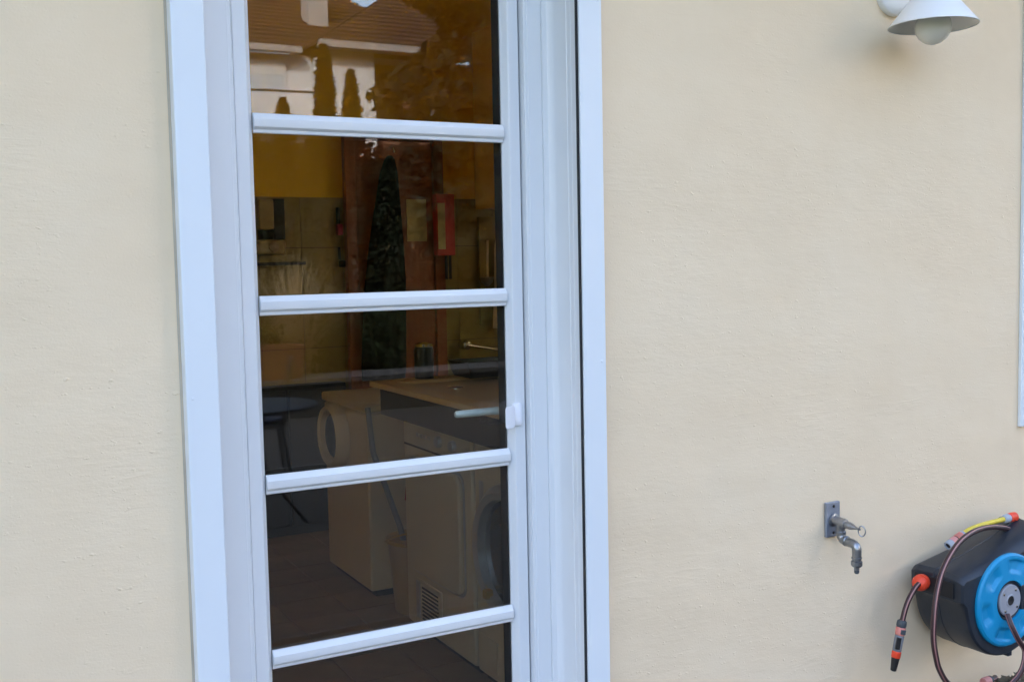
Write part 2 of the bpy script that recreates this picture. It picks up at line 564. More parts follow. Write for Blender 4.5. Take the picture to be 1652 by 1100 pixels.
def mirror_poly(poly, s):
    return [((p[0] if s > 0 else 2 * 0.891 - p[0]), p[1]) for p in poly]
for s in (1, -1):
    # fixed frame jamb with its stepped front
    p = [(1.2275, 0.094), (1.2300, 0.0915), (1.2355, 0.0915), (1.2365, 0.090), (1.2705, 0.090), (1.2715, 0.0925), (1.2730, 0.0925), (1.2740, 0.0885),
         (1.2865, 0.0875), (1.2935, 0.0790), (1.2965, 0.0680), (1.2970, 0.022), (1.2955, 0.0205), (1.2955, 0.0175), (1.2970, 0.016), (1.2970, 0.000),
         (1.2995, -0.002), (1.2995, -0.011), (1.2968, -0.012), (1.2965, -0.0205), (1.2978, -0.0210), (1.2978, 0.0006), (1.3440, 0.0006), (1.3440, 0.168), (1.2275, 0.168)]
    if s < 0:
        p = [(1.2275, 0.094), (1.2300, 0.0915), (1.2355, 0.0915), (1.2365, 0.090), (1.3100, 0.090), (1.3100, 0.0006), (1.3440, 0.0006), (1.3440, 0.168), (1.2275, 0.168)]
    build('frame_jamb', prism(NB(), mirror_poly(p, s), 'Z', -0.018, TOPZ), M['pvc'], door, smooth=True, angle=28)
    q = [(1.2962, -0.0300), (1.2983, -0.0300), (1.2983, -0.0012), (1.2980, -0.0012), (1.2980, -0.0212), (1.2962, -0.0212)]
    if s > 0:
        build('seal', prism(NB(), mirror_poly(q, s), 'Z', -0.018, TOPZ), M['rubber'], door)
    # dark joint between frame and sash
    q = [(1.2232, 0.1335), (1.2278, 0.1335), (1.2278, 0.150), (1.2232, 0.150)]
    if s < 0:
        q = [(1.2236, 0.1165), (1.2274, 0.1165), (1.2274, 0.150), (1.2236, 0.150)]
    build('gasket', prism(NB(), mirror_poly(q, s), 'Z', 0.0, TOPZ - 0.03), M['rubber'] if s > 0 else M['pvc'], door)
build('frame_head', bx(0.480, 1.302, 0.090, 0.168, TOPZ - 0.045, TOPZ + 0.03), M['pvc'], door, bevel=0.003)
build('frame_head', bx(0.4755, 1.3065, 0.002, 0.088, TOPZ - 0.004, TOPZ + 0.03), M['pvc'], door, bevel=0.002)
build('threshold', bx(0.444, 1.338, 0.05, 0.20, -0.018, 0.022), M['appliance_grey'], door, bevel=0.004)

GX0, GX1 = 0.598, 1.184
SZ0, SZ1 = 0.03, TOPZ - 0.05
for s in (1, -1):
    p = [(1.2235, 0.113), (1.2215, 0.110), (1.1965, 0.110), (1.1945, 0.1115), (1.1925, 0.1150), (1.1860, 0.1260), (1.1840, 0.1280), (1.1840, 0.160), (1.2235, 0.160)]
    build('stile', prism(NB(), mirror_poly(p, s), 'Z', SZ0, SZ1), M['pvc'], door, smooth=True, angle=25)
for z0, z1 in ((SZ0, 0.19), (2.105, SZ1)):
    build('rail', bx(GX0 + 0.0005, GX1 - 0.0005, 0.1115, 0.1595, z0 + 0.001, z1), M['pvc'], door, bevel=0.003)
bars = [1.75, 1.371, 0.9915, 0.612]
BH = 0.0412
for zt in bars:
    z = zt - BH
    p = [(0.1265, z), (0.1225, z), (0.1205, z + 0.0015), (0.1195, z + 0.0075), (0.1165, z + 0.0095), (0.1135, z + 0.0125), (0.1128, z + 0.0145),
         (0.1128, z + 0.0290), (0.1142, z + 0.0310), (0.1195, z + 0.0395), (0.1215, z + BH), (0.1265, z + BH)]
    build('glazing_bar', prism(NB(), p, 'X', GX0 + 0.0007, GX1 - 0.0012), M['pvc'], door, smooth=True, angle=22)
edges = [2.106] + [v for zt in bars for v in (zt - BH / 2, zt - BH / 2)] + [0.189]
for k in range(0, len(edges), 2):
    z1, z0 = edges[k], edges[k + 1]
    build('pane', bx(GX0 - 0.004, GX1 + 0.004, 0.1285, 0.1320, z0 + 0.0008, z1 - 0.0008), M['glass'], door)
build('inner_pane', bx(GX0 - 0.004, GX1 + 0.004, 0.1525, 0.1560, 0.186, 2.109), M['glass'], door)
for x0, x1 in ((GX0 - 0.005, GX0 + 0.0015), (GX1 - 0.0030, GX1 + 0.005)):
    build('spacer', bx(x0, x1, 0.1325, 0.1645, 0.185, 2.11), M['rubber'], door)
# pull tab outside
tb = NB()
def rrect(cx, cz, w, h, r, n=5):
    out = []
    for sx, sz, a0 in ((1, 1, 0), (-1, 1, 90), (-1, -1, 180), (1, -1, 270)):
        for k in range(n + 1):
            a = R(a0 + 90 * k / n)
            out.append((cx + sx * (w / 2 - r) + r * math.cos(a), cz + sz * (h / 2 - r) + r * math.sin(a)))
    return out
pr = rrect(1.1975, 1.0735, 0.023, 0.053, 0.006)
loft(tb, [[(x, 0.1095, z) for x, z in pr], [(x, 0.1020, z) for x, z in pr], [(1.1975 + (x - 1.1975) * .9, 0.1005, 1.0735 + (z - 1.0735) * .96) for x, z in pr]])
pull = build('pull_tab', tb, M['tabwhite'], door, smooth=True, angle=50)
tb = NB()
pr = rrect(0.0, 0.0, 0.034, 0.053, 0.0085)
def wing(x, y, z):   # grip plate leaning outwards to the left
    u = (0.017 - x) / 0.034
    return (1.1885 - 0.0325 * u, 0.1010 - 0.0150 * u + y, 1.0695 + z)
loft(tb, [[wing(x, 0.0, z) for x, z in pr], [wing(x, -0.0040, z) for x, z in pr]])
build('grip', tb, M['tabwhite'], pull, smooth=True, angle=50, bevel=0.0012)
# lever handle inside
lv = lathe(NB(), [(0.006, 0), (0.0085, 0.004), (0.0092, 0.02), (0.0092, 0.10), (0.0105, 0.118)], (1.088, 0.215, 1.069), (1, 0.02, 0), 16)
lever = build('lever_handle', lv, M['lever'], door, smooth=True)
build('rosette', bx(1.190, 1.219, 0.1605, 0.170, 0.99, 1.14), M['lever'], lever, bevel=0.003)
build('spindle', tube(NB(), [(1.205, 0.17, 1.069), (1.205, 0.2155, 1.069)], 0.009), M['lever'], lever, smooth=True)

# ------------------------------------------------------------------ window at the right edge
win = empty('casement_window', (3.435, 0.0, 0.9), 'white framed window with white surround at the right edge of the wall', 'window')
CX0, CX1, CZ0, CZ1 = 2.862, 4.028, 0.907, 2.262
for x0, x1, z0, z1 in ((CX0, CX0 + 0.041, CZ0, CZ1), (CX1 - 0.062, CX1, CZ0, CZ1), (CX0 + 0.0415, CX1 - 0.0625, CZ0, CZ0 + 0.062), (CX0 + 0.0415, CX1 - 0.0625, CZ1 - 0.062, CZ1)):
    build('casing', bx(x0, x1, -0.012, -0.0005, z0, z1), M['alu'], win, bevel=0.002, seg=3)
for x0, x1 in ((2.906, 3.43), (3.44, 3.964)):
    f = NB()
    for a, b, c, d in ((x0, x0 + 0.07, 0.972, 2.198), (x1 - 0.07, x1, 0.972, 2.198), (x0 + 0.0705, x1 - 0.0705, 0.972, 1.045), (x0 + 0.0705, x1 - 0.0705, 2.125, 2.198)):
        box(f, a, b, 0.10, 0.16, c, d)
    sash = build('sash', f, M['pvc'], win, bevel=0.003)
    build('pane', bx(x0 + 0.068, x1 - 0.068, 0.128, 0.132, 1.043, 2.127), M['glass'], sash)
    for zz in (1.40, 1.76):
        build('glazing_bar', bx(x0 + 0.071, x1 - 0.071, 0.113, 0.127, zz - 0.02, zz + 0.02), M['pvc'], sash, bevel=0.004)

for sx, lab in ((RX0 - 0.06, 'unseen tall white window added in the left side wall to light the laundry room'), (RX1 + 0.06, 'unseen tall white window added in the right side wall to light the laundry room')):
    sw = empty('added_side_window', (sx, 1.6, 0.85), lab, 'window')  # windows added out of view to let more daylight into the room
    ye = 1.62 if sx < 0 else 2.05
    for a, b, c, d in ((1.25, 1.31, 1.15, 2.70), (ye - 0.06, ye, 1.15, 2.70), (1.3105, ye - 0.0605, 1.15, 1.21), (1.3105, ye - 0.0605, 2.64, 2.70), (1.3105, ye - 0.0605, 1.90, 1.95)):
        build('frame', bx(sx - 0.03, sx + 0.03, a, b, c, d), M['pvc'], sw)
    for c, d in ((1.2105, 1.8995), (1.9505, 2.6395)):
        build('pane', bx(sx - 0.002, sx + 0.002, 1.3105, ye - 0.0605, c, d), M['glass'], sw)

# ------------------------------------------------------------------ wall lamp
LX, LY, LZ = 2.318, -0.138, 2.020
lamp = empty('wall_lamp', (LX, 0.0, LZ + 0.07), 'white conical wall lamp with opal globe bulb above the tap', 'lamp')
t_in = 0.0016
build('lamp_shade', lathe(NB(), [(0.1105, 0.0), (0.112, 0.0012), (0.1105, 0.004), (0.060, 0.066), (0.036, 0.097), (0.026, 0.104), (0.0, 0.106),
                                  (0.0, 0.103), (0.024, 0.101), (0.034, 0.094), (0.058, 0.064), (0.1085, 0.0025)], (LX, LY, LZ), (0, 0, 1), 56, cap=False), M['lampwhite'], lamp, smooth=True, angle=60)
build('bulb', lathe(NB(), [(0.0001, -0.047)] + [(0.0455 * math.cos(a), -0.0015 + 0.0455 * math.sin(a)) for a in [R(-80 + 14 * k) for k in range(11)]] + [(0.028, 0.055), (0.016, 0.075), (0.014, 0.10)], (LX, LY, LZ), (0, 0, 1), 32), M['opal'], lamp, smooth=True, angle=70)
build('wall_rose', lathe(NB(), [(0.062, 0.0005), (0.0625, 0.016), (0.060, 0.020), (0.036, 0.034), (0.0, 0.036)], (LX, 0.0, 2.135), (0, -1, 0), 40), M['lampwhite'], lamp, smooth=True, angle=35)
arm = smooth_path([(LX, -0.034, 2.135), (LX, -0.062, 2.137), (LX, -0.105, 2.145), (LX, LY, 2.150), (LX, LY, 2.124)], 6)
build('arm', tube(NB(), arm, 0.0085, 14), M['lampwhite'], lamp, smooth=True)
build('rose_screw', lathe(NB(), [(0.006, 0), (0.006, 0.003), (0.003, 0.005)], (LX + 0.035, -0.0335, 2.120), (0, -1, 0), 12), M['screw'], lamp)

# ------------------------------------------------------------------ outdoor tap
TX, TZ = 2.098, 0.725
tap = empty('outdoor_tap', (TX, 0.0, 0.67), 'grey metal garden tap on a rectangular wall plate', 'tap')
plate = build('wall_plate', bx(TX - 0.0245, TX + 0.0245, -0.010, -0.0005, TZ - 0.0475, TZ + 0.0475), M['tapplate'], tap, bevel=0.002, seg=2)
for dz in (-0.036, 0.036):
    build('screw', lathe(NB(), [(0.0042, 0), (0.0042, 0.001), (0.0022, 0.0018)], (TX + 0.001, -0.0102, TZ + dz), (0, -1, 0), 12), M['dark'], plate)
build('body', lathe(NB(), [(0.0175, 0.0102), (0.0175, 0.014), (0.0135, 0.016), (0.0128, 0.020), (0.0130, 0.050), (0.0120, 0.0525), (0.0098, 0.0535), (0.0098, 0.068), (0.0088, 0.0695), (0.0088, 0.073), (0.0060, 0.080), (0.0032, 0.090), (0.0026, 0.100)], (TX, 0, TZ), (0.06, -1, -0.10), 20), M['tapmetal'], tap, smooth=True, angle=35)
ring = [(TX + 0.007 + 0.0045 * math.cos(a), -0.104 - 0.008 * math.cos(a), TZ - 0.0135 + 0.0135 * math.sin(a)) for a in [2 * math.pi * k / 24 for k in range(25)]]
build('key_ring', tube(NB(), ring, 0.0016, 8), M['tapmetal'], tap, smooth=True)
sp = smooth_path([(TX + 0.002, -0.034, TZ - 0.008), (TX + 0.002, -0.034, TZ - 0.030), (TX + 0.0025, -0.040, TZ - 0.046), (TX + 0.003, -0.058, TZ - 0.051), (TX + 0.003, -0.078, TZ - 0.052), (TX + 0.003, -0.089, TZ - 0.060), (TX + 0.003, -0.0905, TZ - 0.078), (TX + 0.003, -0.0905, TZ - 0.084)], 6)
build('spout', tube(NB(), sp, 0.0122, 16), M['tapmetal'], tap, smooth=True, angle=60)
build('collar', lathe(NB(), [(0.0124, 0), (0.0142, 0.002), (0.0142, 0.008), (0.0124, 0.010)], (TX + 0.0022, -0.0345, TZ - 0.026), (0, 0, -1), 18), M['tapmetal'], tap, smooth=True, angle=35)
build('collar', lathe(NB(), [(0.0124, 0), (0.0140, 0.002), (0.0140, 0.006), (0.0124, 0.008)], (TX + 0.003, -0.050, TZ - 0.0495), (0, -1, -0.08), 18), M['tapmetal'], tap, smooth=True, angle=35)
build('coupling', lathe(NB(), [(0.0124, 0), (0.0138, 0.001), (0.0138, 0.004), (0.0115, 0.005), (0.0115, 0.009), (0.0148, 0.011), (0.0150, 0.021), (0.0125, 0.025), (0.0070, 0.027), (0.0070, 0.033), (0.0062, 0.034), (0.0062, 0.041), (0.0040, 0.042)], (TX + 0.003, -0.0905, TZ - 0.0845), (0, 0, -1), 14), M['tapmetal'], tap, smooth=True, angle=30)
build('nozzle_tip', lathe(NB(), [(0.0066, 0), (0.0068, 0.006), (0.005, 0.009)], (TX + 0.003, -0.0905, TZ - 0.1195), (0, 0, -1), 14), M['darkgrey'], tap, smooth=True, angle=30)

# ------------------------------------------------------------------ wall-mounted hose reel
HX, HZ = 2.548, 0.482
reel = empty('hose_reel', (HX, 0.0, 0.30), 'black wall-mounted garden hose reel with blue disc', 'hose reel')
def reel_outline(k, dtop):
    pts = []
    for q in range(0, 33):                      # lower drum, from the left flank round to the right
        a_ = R(198 + (360 - 198) * q / 32)
        pts.append((HX + 0.159 * k * math.cos(a_), HZ + 0.159 * k * math.sin(a_)))
    for x_, z_ in ((2.722, 0.560), (2.735, 0.600), (2.738, 0.655 - dtop), (2.715, 0.668 - dtop), (2.650, 0.648 - dtop * 0.9), (2.580, 0.625 - dtop * 0.8), (2.500, 0.601 - dtop * 0.7), (2.412, 0.581 - dtop * 0.5), (2.378, 0.573 - dtop * 0.4), (2.368, 0.560 - dtop * 0.3), (2.370, 0.499), (2.384, 0.484)):
        pts.append((HX + (x_ - HX) * k, z_ if k == 1 else HZ + (z_ - HZ) * k))
    return pts
hb_ = NB()
loft(hb_, [[(x_, y_, z_) for x_, z_ in reel_outline(k_, d_)] for y_, k_, d_ in ((-0.030, 0.955, 0.030), (-0.040, 0.985, 0.018), (-0.058, 1.0, 0.006), (-0.110, 1.0, 0.0), (-0.160, 1.0, 0.004), (-0.186, 1.0, 0.014), (-0.199, 0.985, 0.026), (-0.2045, 0.955, 0.032))])
hous = build('housing', hb_, M['reel'], reel, smooth=True, angle=30)
sb_ = NB()
loft(sb_, [[(x_, y_, z_) for x_, z_ in reel_outline(k_, 0.0)] for y_, k_ in ((-0.109, 0.99), (-0.1105, 1.009), (-0.1155, 1.009), (-0.117, 0.99))], False, False)
build('mould_seam', sb_, M['reel'], reel, smooth=True, angle=40)
build('wall_bracket', bx(HX - 0.05, HX + 0.06, -0.034, -0.0005, HZ - 0.10, HZ + 0.08), M['reel'], reel, bevel=0.004)
build('hose_outlet', bx(2.3640, 2.376, -0.180, -0.050, 0.506, 0.550), M['rubber'], reel, bevel=0.002)
for px, pz in ((2.436, 0.578), (2.575, 0.610)):
    build('screw_hole', lathe(NB(), [(0.0058, 0), (0.0058, 0.002), (0.003, 0.001)], (px, -0.1985, pz - 0.016), (0, -0.95, 0.3), 12), M['rubber'], reel)
build('latch_block', bx(2.565, 2.582, -0.20, -0.16, HZ - 0.166, HZ - 0.150), M['reel'], reel, bevel=0.002)
# blue disc with moulded pockets and hub
dp = NB()
NR, NA = 14, 72
def disc_h(r, a):
    h = 0.2160 + 0.0030 * (1 - (r / 0.129) ** 2)
    for k in range(6):
        c = R(15 + 60 * k)
        da = abs((a - c + math.pi) % (2 * math.pi) - math.pi)
        if da < R(17) and 0.075 < r < 0.114:
            e = min(1, (R(17) - da) / R(5)) * min(1, (r - 0.075) / 0.010) * min(1, (0.114 - r) / 0.004)
            h -= 0.0080 * e
    if r > 0.124:
        h -= (r - 0.124) * 0.9
    return h
rows = []
for i in range(NR * 2 + 1):
    r = 0.056 + (0.129 - 0.056) * i / (NR * 2)
    rows.append([dp.verts.new((HX + r * math.cos(2 * math.pi * k / NA), -disc_h(r, 2 * math.pi * k / NA), HZ + r * math.sin(2 * math.pi * k / NA))) for k in range(NA)])
lastr = [dp.verts.new((HX + 0.1292 * math.cos(2 * math.pi * k / NA), -0.2052, HZ + 0.1292 * math.sin(2 * math.pi * k / NA))) for k in range(NA)]
first = [dp.verts.new((HX + 0.0555 * math.cos(2 * math.pi * k / NA), -0.2052, HZ + 0.0555 * math.sin(2 * math.pi * k / NA))) for k in range(NA)]
rows = [first] + rows + [lastr]
for a, b in zip(rows, rows[1:]):
    for k in range(NA):
        j = (k + 1) % NA
        dp.faces.new((a[k], a[j], b[j], b[k]))
disc = build('blue_disc', dp, M['blue'], reel, smooth=True, angle=35)
disc['label'] = 'bright blue moulded disc'
build('hub_recess', lathe(NB(), [(0.0555, 0.2055), (0.0555, 0.2120), (0.0520, 0.2128), (0.0480, 0.2100), (0.0, 0.2100)], (HX, 0, HZ), (0, -1, 0), 40), M['reel'], reel, smooth=True, angle=35)
build('slot', bx(HX + 0.045, HX + 0.127, -0.2195, -0.2056, HZ - 0.034, HZ + 0.036), M['reel'], reel, bevel=0.003)
hub = build('hub', lathe(NB(), [(0.0440, 0.2105), (0.0440, 0.2160), (0.0425, 0.2175), (0.0180, 0.2180), (0.0160, 0.2200), (0.0135, 0.2200), (0.0130, 0.2130)], (HX, 0, HZ), (0, -1, 0), 40), M['hub'], reel, smooth=True, angle=30)
build('hub_bore', lathe(NB(), [(0.0132, 0.2132), (0.0132, 0.2185), (0.010, 0.2180), (0.0, 0.2165)], (HX, 0, HZ), (0, -1, 0), 20), M['rubber'], hub)
for k in range(4):
    a = R(52 + 90 * k)
    build('screw', lathe(NB(), [(0.0040, 0), (0.0038, 0.0014), (0.002, 0.0020)], (HX + 0.034 * math.cos(a), -0.2176, HZ + 0.034 * math.sin(a)), (0, -1, 0), 12), M['chrome'], hub, smooth=True)
# orange stopper ball and the hose leaving it
build('stopper_ball', lathe(NB(), [(0.0001, -0.0225)] + [(0.0222 * math.cos(R(a)), 0.0222 * math.sin(R(a))) for a in range(-75, 0, 15)] + [(0.0222, 0), (0.0222, 0.003), (0.0205, 0.0035), (0.0205, 0.0055), (0.0222, 0.006)] + [(0.0222 * math.cos(R(a)), 0.006 + 0.0222 * math.sin(R(a))) for a in range(15, 90, 15)], (2.345, -0.088, 0.531), (1, 0.1, 0.25), 28), M['orange'], reel, smooth=True, angle=50)
hp = smooth_path([(2.352, -0.09, 0.534), (2.322, -0.098, 0.531), (2.300, -0.102, 0.518), (2.281, -0.104, 0.498), (2.269, -0.104, 0.476), (2.262, -0.103, 0.454), (2.259, -0.102, 0.440)], 6)
h1 = build('hose', tube(NB(), hp, 0.0072, 16, True), M['hose'], reel, smooth=True)
# supply hose: loops over the top, hangs in front, comes back to the hub
hp = smooth_path([(2.700, -0.110, 0.624), (2.660, -0.125, 0.645), (2.600, -0.140, 0.662), (2.515, -0.165, 0.678), (2.425, -0.192, 0.684), (2.345, -0.215, 0.674), (2.285, -0.232, 0.648), (2.246, -0.240, 0.610), (2.222, -0.246, 0.565), (2.208, -0.250, 0.510), (2.206, -0.250, 0.450), (2.218, -0.248, 0.400), (2.243, -0.240, 0.355), (2.300, -0.225, 0.300), (2.38, -0.23, 0.258), (2.48, -0.245, 0.255), (2.545, -0.252, 0.29), (2.565, -0.252, 0.345), (2.537, -0.249, 0.388), (2.524, -0.238, 0.425), (2.530, -0.222, 0.448)], 6)
build('supply_hose', tube(NB(), hp, 0.0074, 16, True), M['hose'], reel, smooth=True)
build('hose_inlet', lathe(NB(), [(0.010, 0), (0.010, 0.012), (0.0075, 0.016)], (2.722, -0.098, 0.615), (-0.9, -0.3, 0.35), 14), M['greyplastic'], reel, smooth=True)

# spray nozzle at the hose end
gd = Vector((-0.030, 0.006, -0.150)).normalized()
g0 = Vector((2.2592, -0.102, 0.444))
noz = empty('spray_nozzle', g0 + gd * 0.15, 'orange and grey hose nozzle hanging left of the reel', 'hose nozzle')
build('union_nut', lathe(NB(), [(0.009, -0.002), (0.0125, 0.001), (0.0132, 0.006), (0.0132, 0.013), (0.0118, 0.017)], g0, gd, 18), M['darkgrey'], noz, smooth=True, angle=30)
build('click_sleeve', lathe(NB(), [(0.0122, 0.0172), (0.0132, 0.019), (0.0128, 0.037), (0.0115, 0.039)], g0, gd, 18), M['faded'], noz, smooth=True, angle=30)
gb = g0 + gd * 0.028
side = gd.cross(Vector((0, -1, 0))).normalized()
def slab(c, ax, wv, dv, la, lw, ld):
    bm = NB()
    n = wv.cross(ax).normalized()
    P = []
    for sa in (-1, 1):
        for sw in (-1, 1):
            for sd in (-1, 1):
                P.append(bm.verts.new(c + ax * la * sa + wv * lw * sw + dv * ld * sd))
    for f in ((0, 1, 3, 2), (4, 6, 7, 5), (0, 4, 5, 1), (2, 3, 7, 6), (0, 2, 6, 4), (1, 5, 7, 3)):
        bm.faces.new([P[i] for i in f])
    return bm
outv = Vector((-0.45, -0.89, 0)).normalized()
outv = (outv - gd * outv.dot(gd)).normalized()
sidev = gd.cross(outv).normalized()
build('button', slab(g0 + gd * 0.028 + outv * 0.0105 - sidev * 0.003, gd, sidev, outv, 0.0065, 0.0070, 0.0035), M['darkgrey'], noz, bevel=0.0015)
build('barrel', lathe(NB(), [(0.0115, 0.0392), (0.0125, 0.041), (0.0120, 0.080), (0.0110, 0.083)], g0, gd, 18), M['midgrey'], noz, smooth=True, angle=30)
build('grip_pad', slab(g0 + gd * 0.060 + outv * 0.0085 + sidev * 0.004, gd, sidev, outv, 0.0165, 0.0060, 0.0045), M['dark'], noz, bevel=0.0012)
build('adjust_ring', lathe(NB(), [(0.0110, 0.0832), (0.0125, 0.085), (0.0122, 0.099), (0.0112, 0.101)], g0, gd, 18), M['orange'], noz, smooth=True, angle=30)
build('tip', lathe(NB(), [(0.0112, 0.1012), (0.0108, 0.105), (0.0078, 0.136), (0.0060, 0.138)], g0, gd, 18), M['dark'], noz, smooth=True, angle=30)

# short yellow hose with couplings lying on the reel
yh = empty('yellow_hose', (2.55, -0.11, 0.625), 'short yellow hose with faded red couplings lying on the reel', 'hose')
yp = smooth_path([(2.444, -0.122, 0.644), (2.470, -0.120, 0.654), (2.510, -0.117, 0.664), (2.560, -0.115, 0.669), (2.620, -0.113, 0.671), (2.668, -0.111, 0.672)], 5)
build('hose', tube(NB(), yp, 0.0068, 14), M['yellowhose'], yh, smooth=True)
ca, cd = Vector((2.470, -0.1205, 0.654)), Vector((-0.058, -0.003, -0.021)).normalized()
build('coupling_end', lathe(NB(), [(0.0085, -0.008), (0.010, -0.004), (0.010, 0.001)], ca, cd, 18), M['greyplastic'], yh, smooth=True, angle=30)
build('coupling', lathe(NB(), [(0.0102, 0.0012), (0.0118, 0.003), (0.0122, 0.022), (0.0112, 0.024)], ca, cd, 18), M['faded'], yh, smooth=True, angle=30)
build('seal_ring', lathe(NB(), [(0.0098, 0.0242), (0.0098, 0.0275)], ca, cd, 18), M['dark'], yh, smooth=True)
build('coupling', lathe(NB(), [(0.0112, 0.0277), (0.0122, 0.029), (0.0122, 0.045), (0.0115, 0.046)], ca, cd, 18), M['pinkish'], yh, smooth=True, angle=30)
build('coupling_mouth', lathe(NB(), [(0.0116, 0.0462), (0.0124, 0.048), (0.0124, 0.063), (0.0110, 0.0645), (0.0085, 0.0645), (0.0080, 0.052)], ca, cd, 20), M['greyplastic'], yh, smooth=True, angle=30)
build('mouth_bore', lathe(NB(), [(0.0080, 0.053), (0.0080, 0.0600), (0.0, 0.0585)], ca, cd, 16), M['rubber'], yh)
cb, ce = Vector((2.660, -0.1112, 0.672)), Vector((1, 0.03, 0.02)).normalized()
build('coupling_end', lathe(NB(), [(0.0090, -0.004), (0.0122, 0.0), (0.0128, 0.016), (0.0118, 0.019)], cb, ce, 18), M['greyplastic'], yh, smooth=True, angle=30)
build('coupling', lathe(NB(), [(0.0108, 0.0192), (0.0130, 0.022), (0.0138, 0.036), (0.0130, 0.048), (0.0110, 0.050)], cb, ce, 18), M['orange'], yh, smooth=True, angle=30)

# ------------------------------------------------------------------ pot with dried plant below the reel, hose coupling beside it
pot = empty('plant_pot', (2.70, -0.16, -0.02), 'terracotta pot with a dried grey-brown plant below the hose reel', 'plant pot')
build('pot', lathe(NB(), [(0.070, 0.0), (0.098, 0.120), (0.108, 0.122), (0.110, 0.148), (0.098, 0.148), (0.094, 0.130), (0.0, 0.130)], (2.70, -0.16, -0.02), (0, 0, 1), 36), M['terracotta'], pot, smooth=True, angle=35)
rd = random.Random(3)
dl = NB()
def ball(rr):
    a, b = rr.uniform(0, 6.283), math.acos(rr.uniform(-0.2, 1))
    r = 0.100 * rr.uniform(0.72, 1.0)
    return (2.70 + r * 1.05 * math.sin(b) * math.cos(a), -0.16 + r * math.sin(b) * math.sin(a), 0.120 + r * 0.95 * math.cos(b))
quads(dl, 1500, ball, 0.016, rd, [0, 0, 1])
build('dried_plant', dl, [M['deadleaf'], M['deadleaf2']], pot)
hc = empty('hose_end', (2.66, -0.10, 0.11), 'sun-bleached pink hose coupling resting on the plant pot', 'hose')
build('hose', tube(NB(), smooth_path([(2.618, -0.102, 0.2055), (2.640, -0.098, 0.203), (2.68, -0.075, 0.19), (2.73, -0.045, 0.14), (2.75, -0.035, 0.06), (2.76, -0.035, -0.012)], 6), 0.0074, 14, True), M['hose'], hc, smooth=True)
ha, hdv = Vector((2.622, -0.102, 0.2055)), Vector((-1, -0.10, 0.02)).normalized()
build('coupling_end', lathe(NB(), [(0.009, -0.002), (0.012, 0.0), (0.012, 0.008)], ha, hdv, 18), M['darkgrey'], hc, smooth=True, angle=30)
build('coupling', lathe(NB(), [(0.0118, 0.0082), (0.0124, 0.010), (0.0124, 0.034), (0.0115, 0.036), (0.0085, 0.036), (0.0085, 0.028), (0.0, 0.028)], ha, hdv, 20), M['pinkish'], hc, smooth=True, angle=30)

# ------------------------------------------------------------------ things in the laundry room
FX = 1.59     # front plane of the row of appliances
def round_door(parent, y, z, r, out=0.035, ringmat=None):
    rg = build('door_ring', lathe(NB(), [(r * 1.02, 0.0), (r * 1.0, out * 0.6), (r * 0.9, out), (r * 0.80, out * 0.85), (r * 0.78, out * 0.3)], (FX - 0.0005, y, z), (-1, 0, 0), 40), ringmat or M['appliance'], parent, smooth=True, angle=40)
    build('door_glass', lathe(NB(), [(r * 0.78, out * 0.3), (r * 0.66, out * 0.55), (r * 0.3, out * 0.4), (0, out * 0.35)], (FX - 0.0005, y, z), (-1, 0, 0), 32), M['drumglass'], rg, smooth=True)
    return rg
a = empty('washing_machine', (1.88, 2.44, 0.0), 'white washing machine with round door at the back of the laundry room', 'washing machine')
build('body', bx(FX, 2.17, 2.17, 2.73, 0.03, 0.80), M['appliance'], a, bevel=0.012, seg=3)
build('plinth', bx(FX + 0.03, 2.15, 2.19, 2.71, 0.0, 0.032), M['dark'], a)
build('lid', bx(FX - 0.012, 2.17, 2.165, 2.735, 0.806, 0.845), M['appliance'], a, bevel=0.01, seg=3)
round_door(a, 2.53, 0.665, 0.145, 0.06)

b = empty('tumble_dryer', (1.88, 1.46, 0.0), 'white tumble dryer with square door and vent grille', 'tumble dryer')
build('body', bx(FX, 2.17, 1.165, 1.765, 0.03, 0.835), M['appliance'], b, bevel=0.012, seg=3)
build('plinth', bx(FX + 0.03, 2.15, 1.18, 1.75, 0.0, 0.032), M['dark'], b)
build('panel_line', bx(FX - 0.003, FX + 0.01, 1.18, 1.75, 0.735, 0.742), M['dark'], b)
dd = NB()
pr = rrect(1.465, 0.475, 0.47, 0.43, 0.045)
loft(dd, [[(FX + 0.001, y, z) for y, z in pr], [(FX - 0.014, y, z) for y, z in pr], [(FX - 0.020, 1.465 + (y - 1.465) * .97, 0.475 + (z - 0.475) * .97) for y, z in pr]])
build('dryer_door', dd, M['appliance'], b, smooth=True, angle=30)
dd = NB()
pr = rrect(1.465, 0.475, 0.490, 0.45, 0.05)
loft(dd, [[(FX + 0.001, y, z) for y, z in pr], [(FX - 0.0035, y, z) for y, z in pr]])
build('door_shadow_gap', dd, M['appliance_grey'], b)
build('vent_panel', bx(FX - 0.006, FX + 0.005, 1.43, 1.66, 0.06, 0.225), M['appliance'], b, bevel=0.003)
for k in range(9):
    build('vent_slot', bx(FX - 0.009, FX - 0.0055, 1.455, 1.60, 0.078 + k * 0.015, 0.085 + k * 0.015), M['dark'], b)
build('vent_latch', bx(FX - 0.010, FX - 0.0055, 1.62, 1.655, 0.075, 0.22), M['appliance_grey'], b, bevel=0.002)

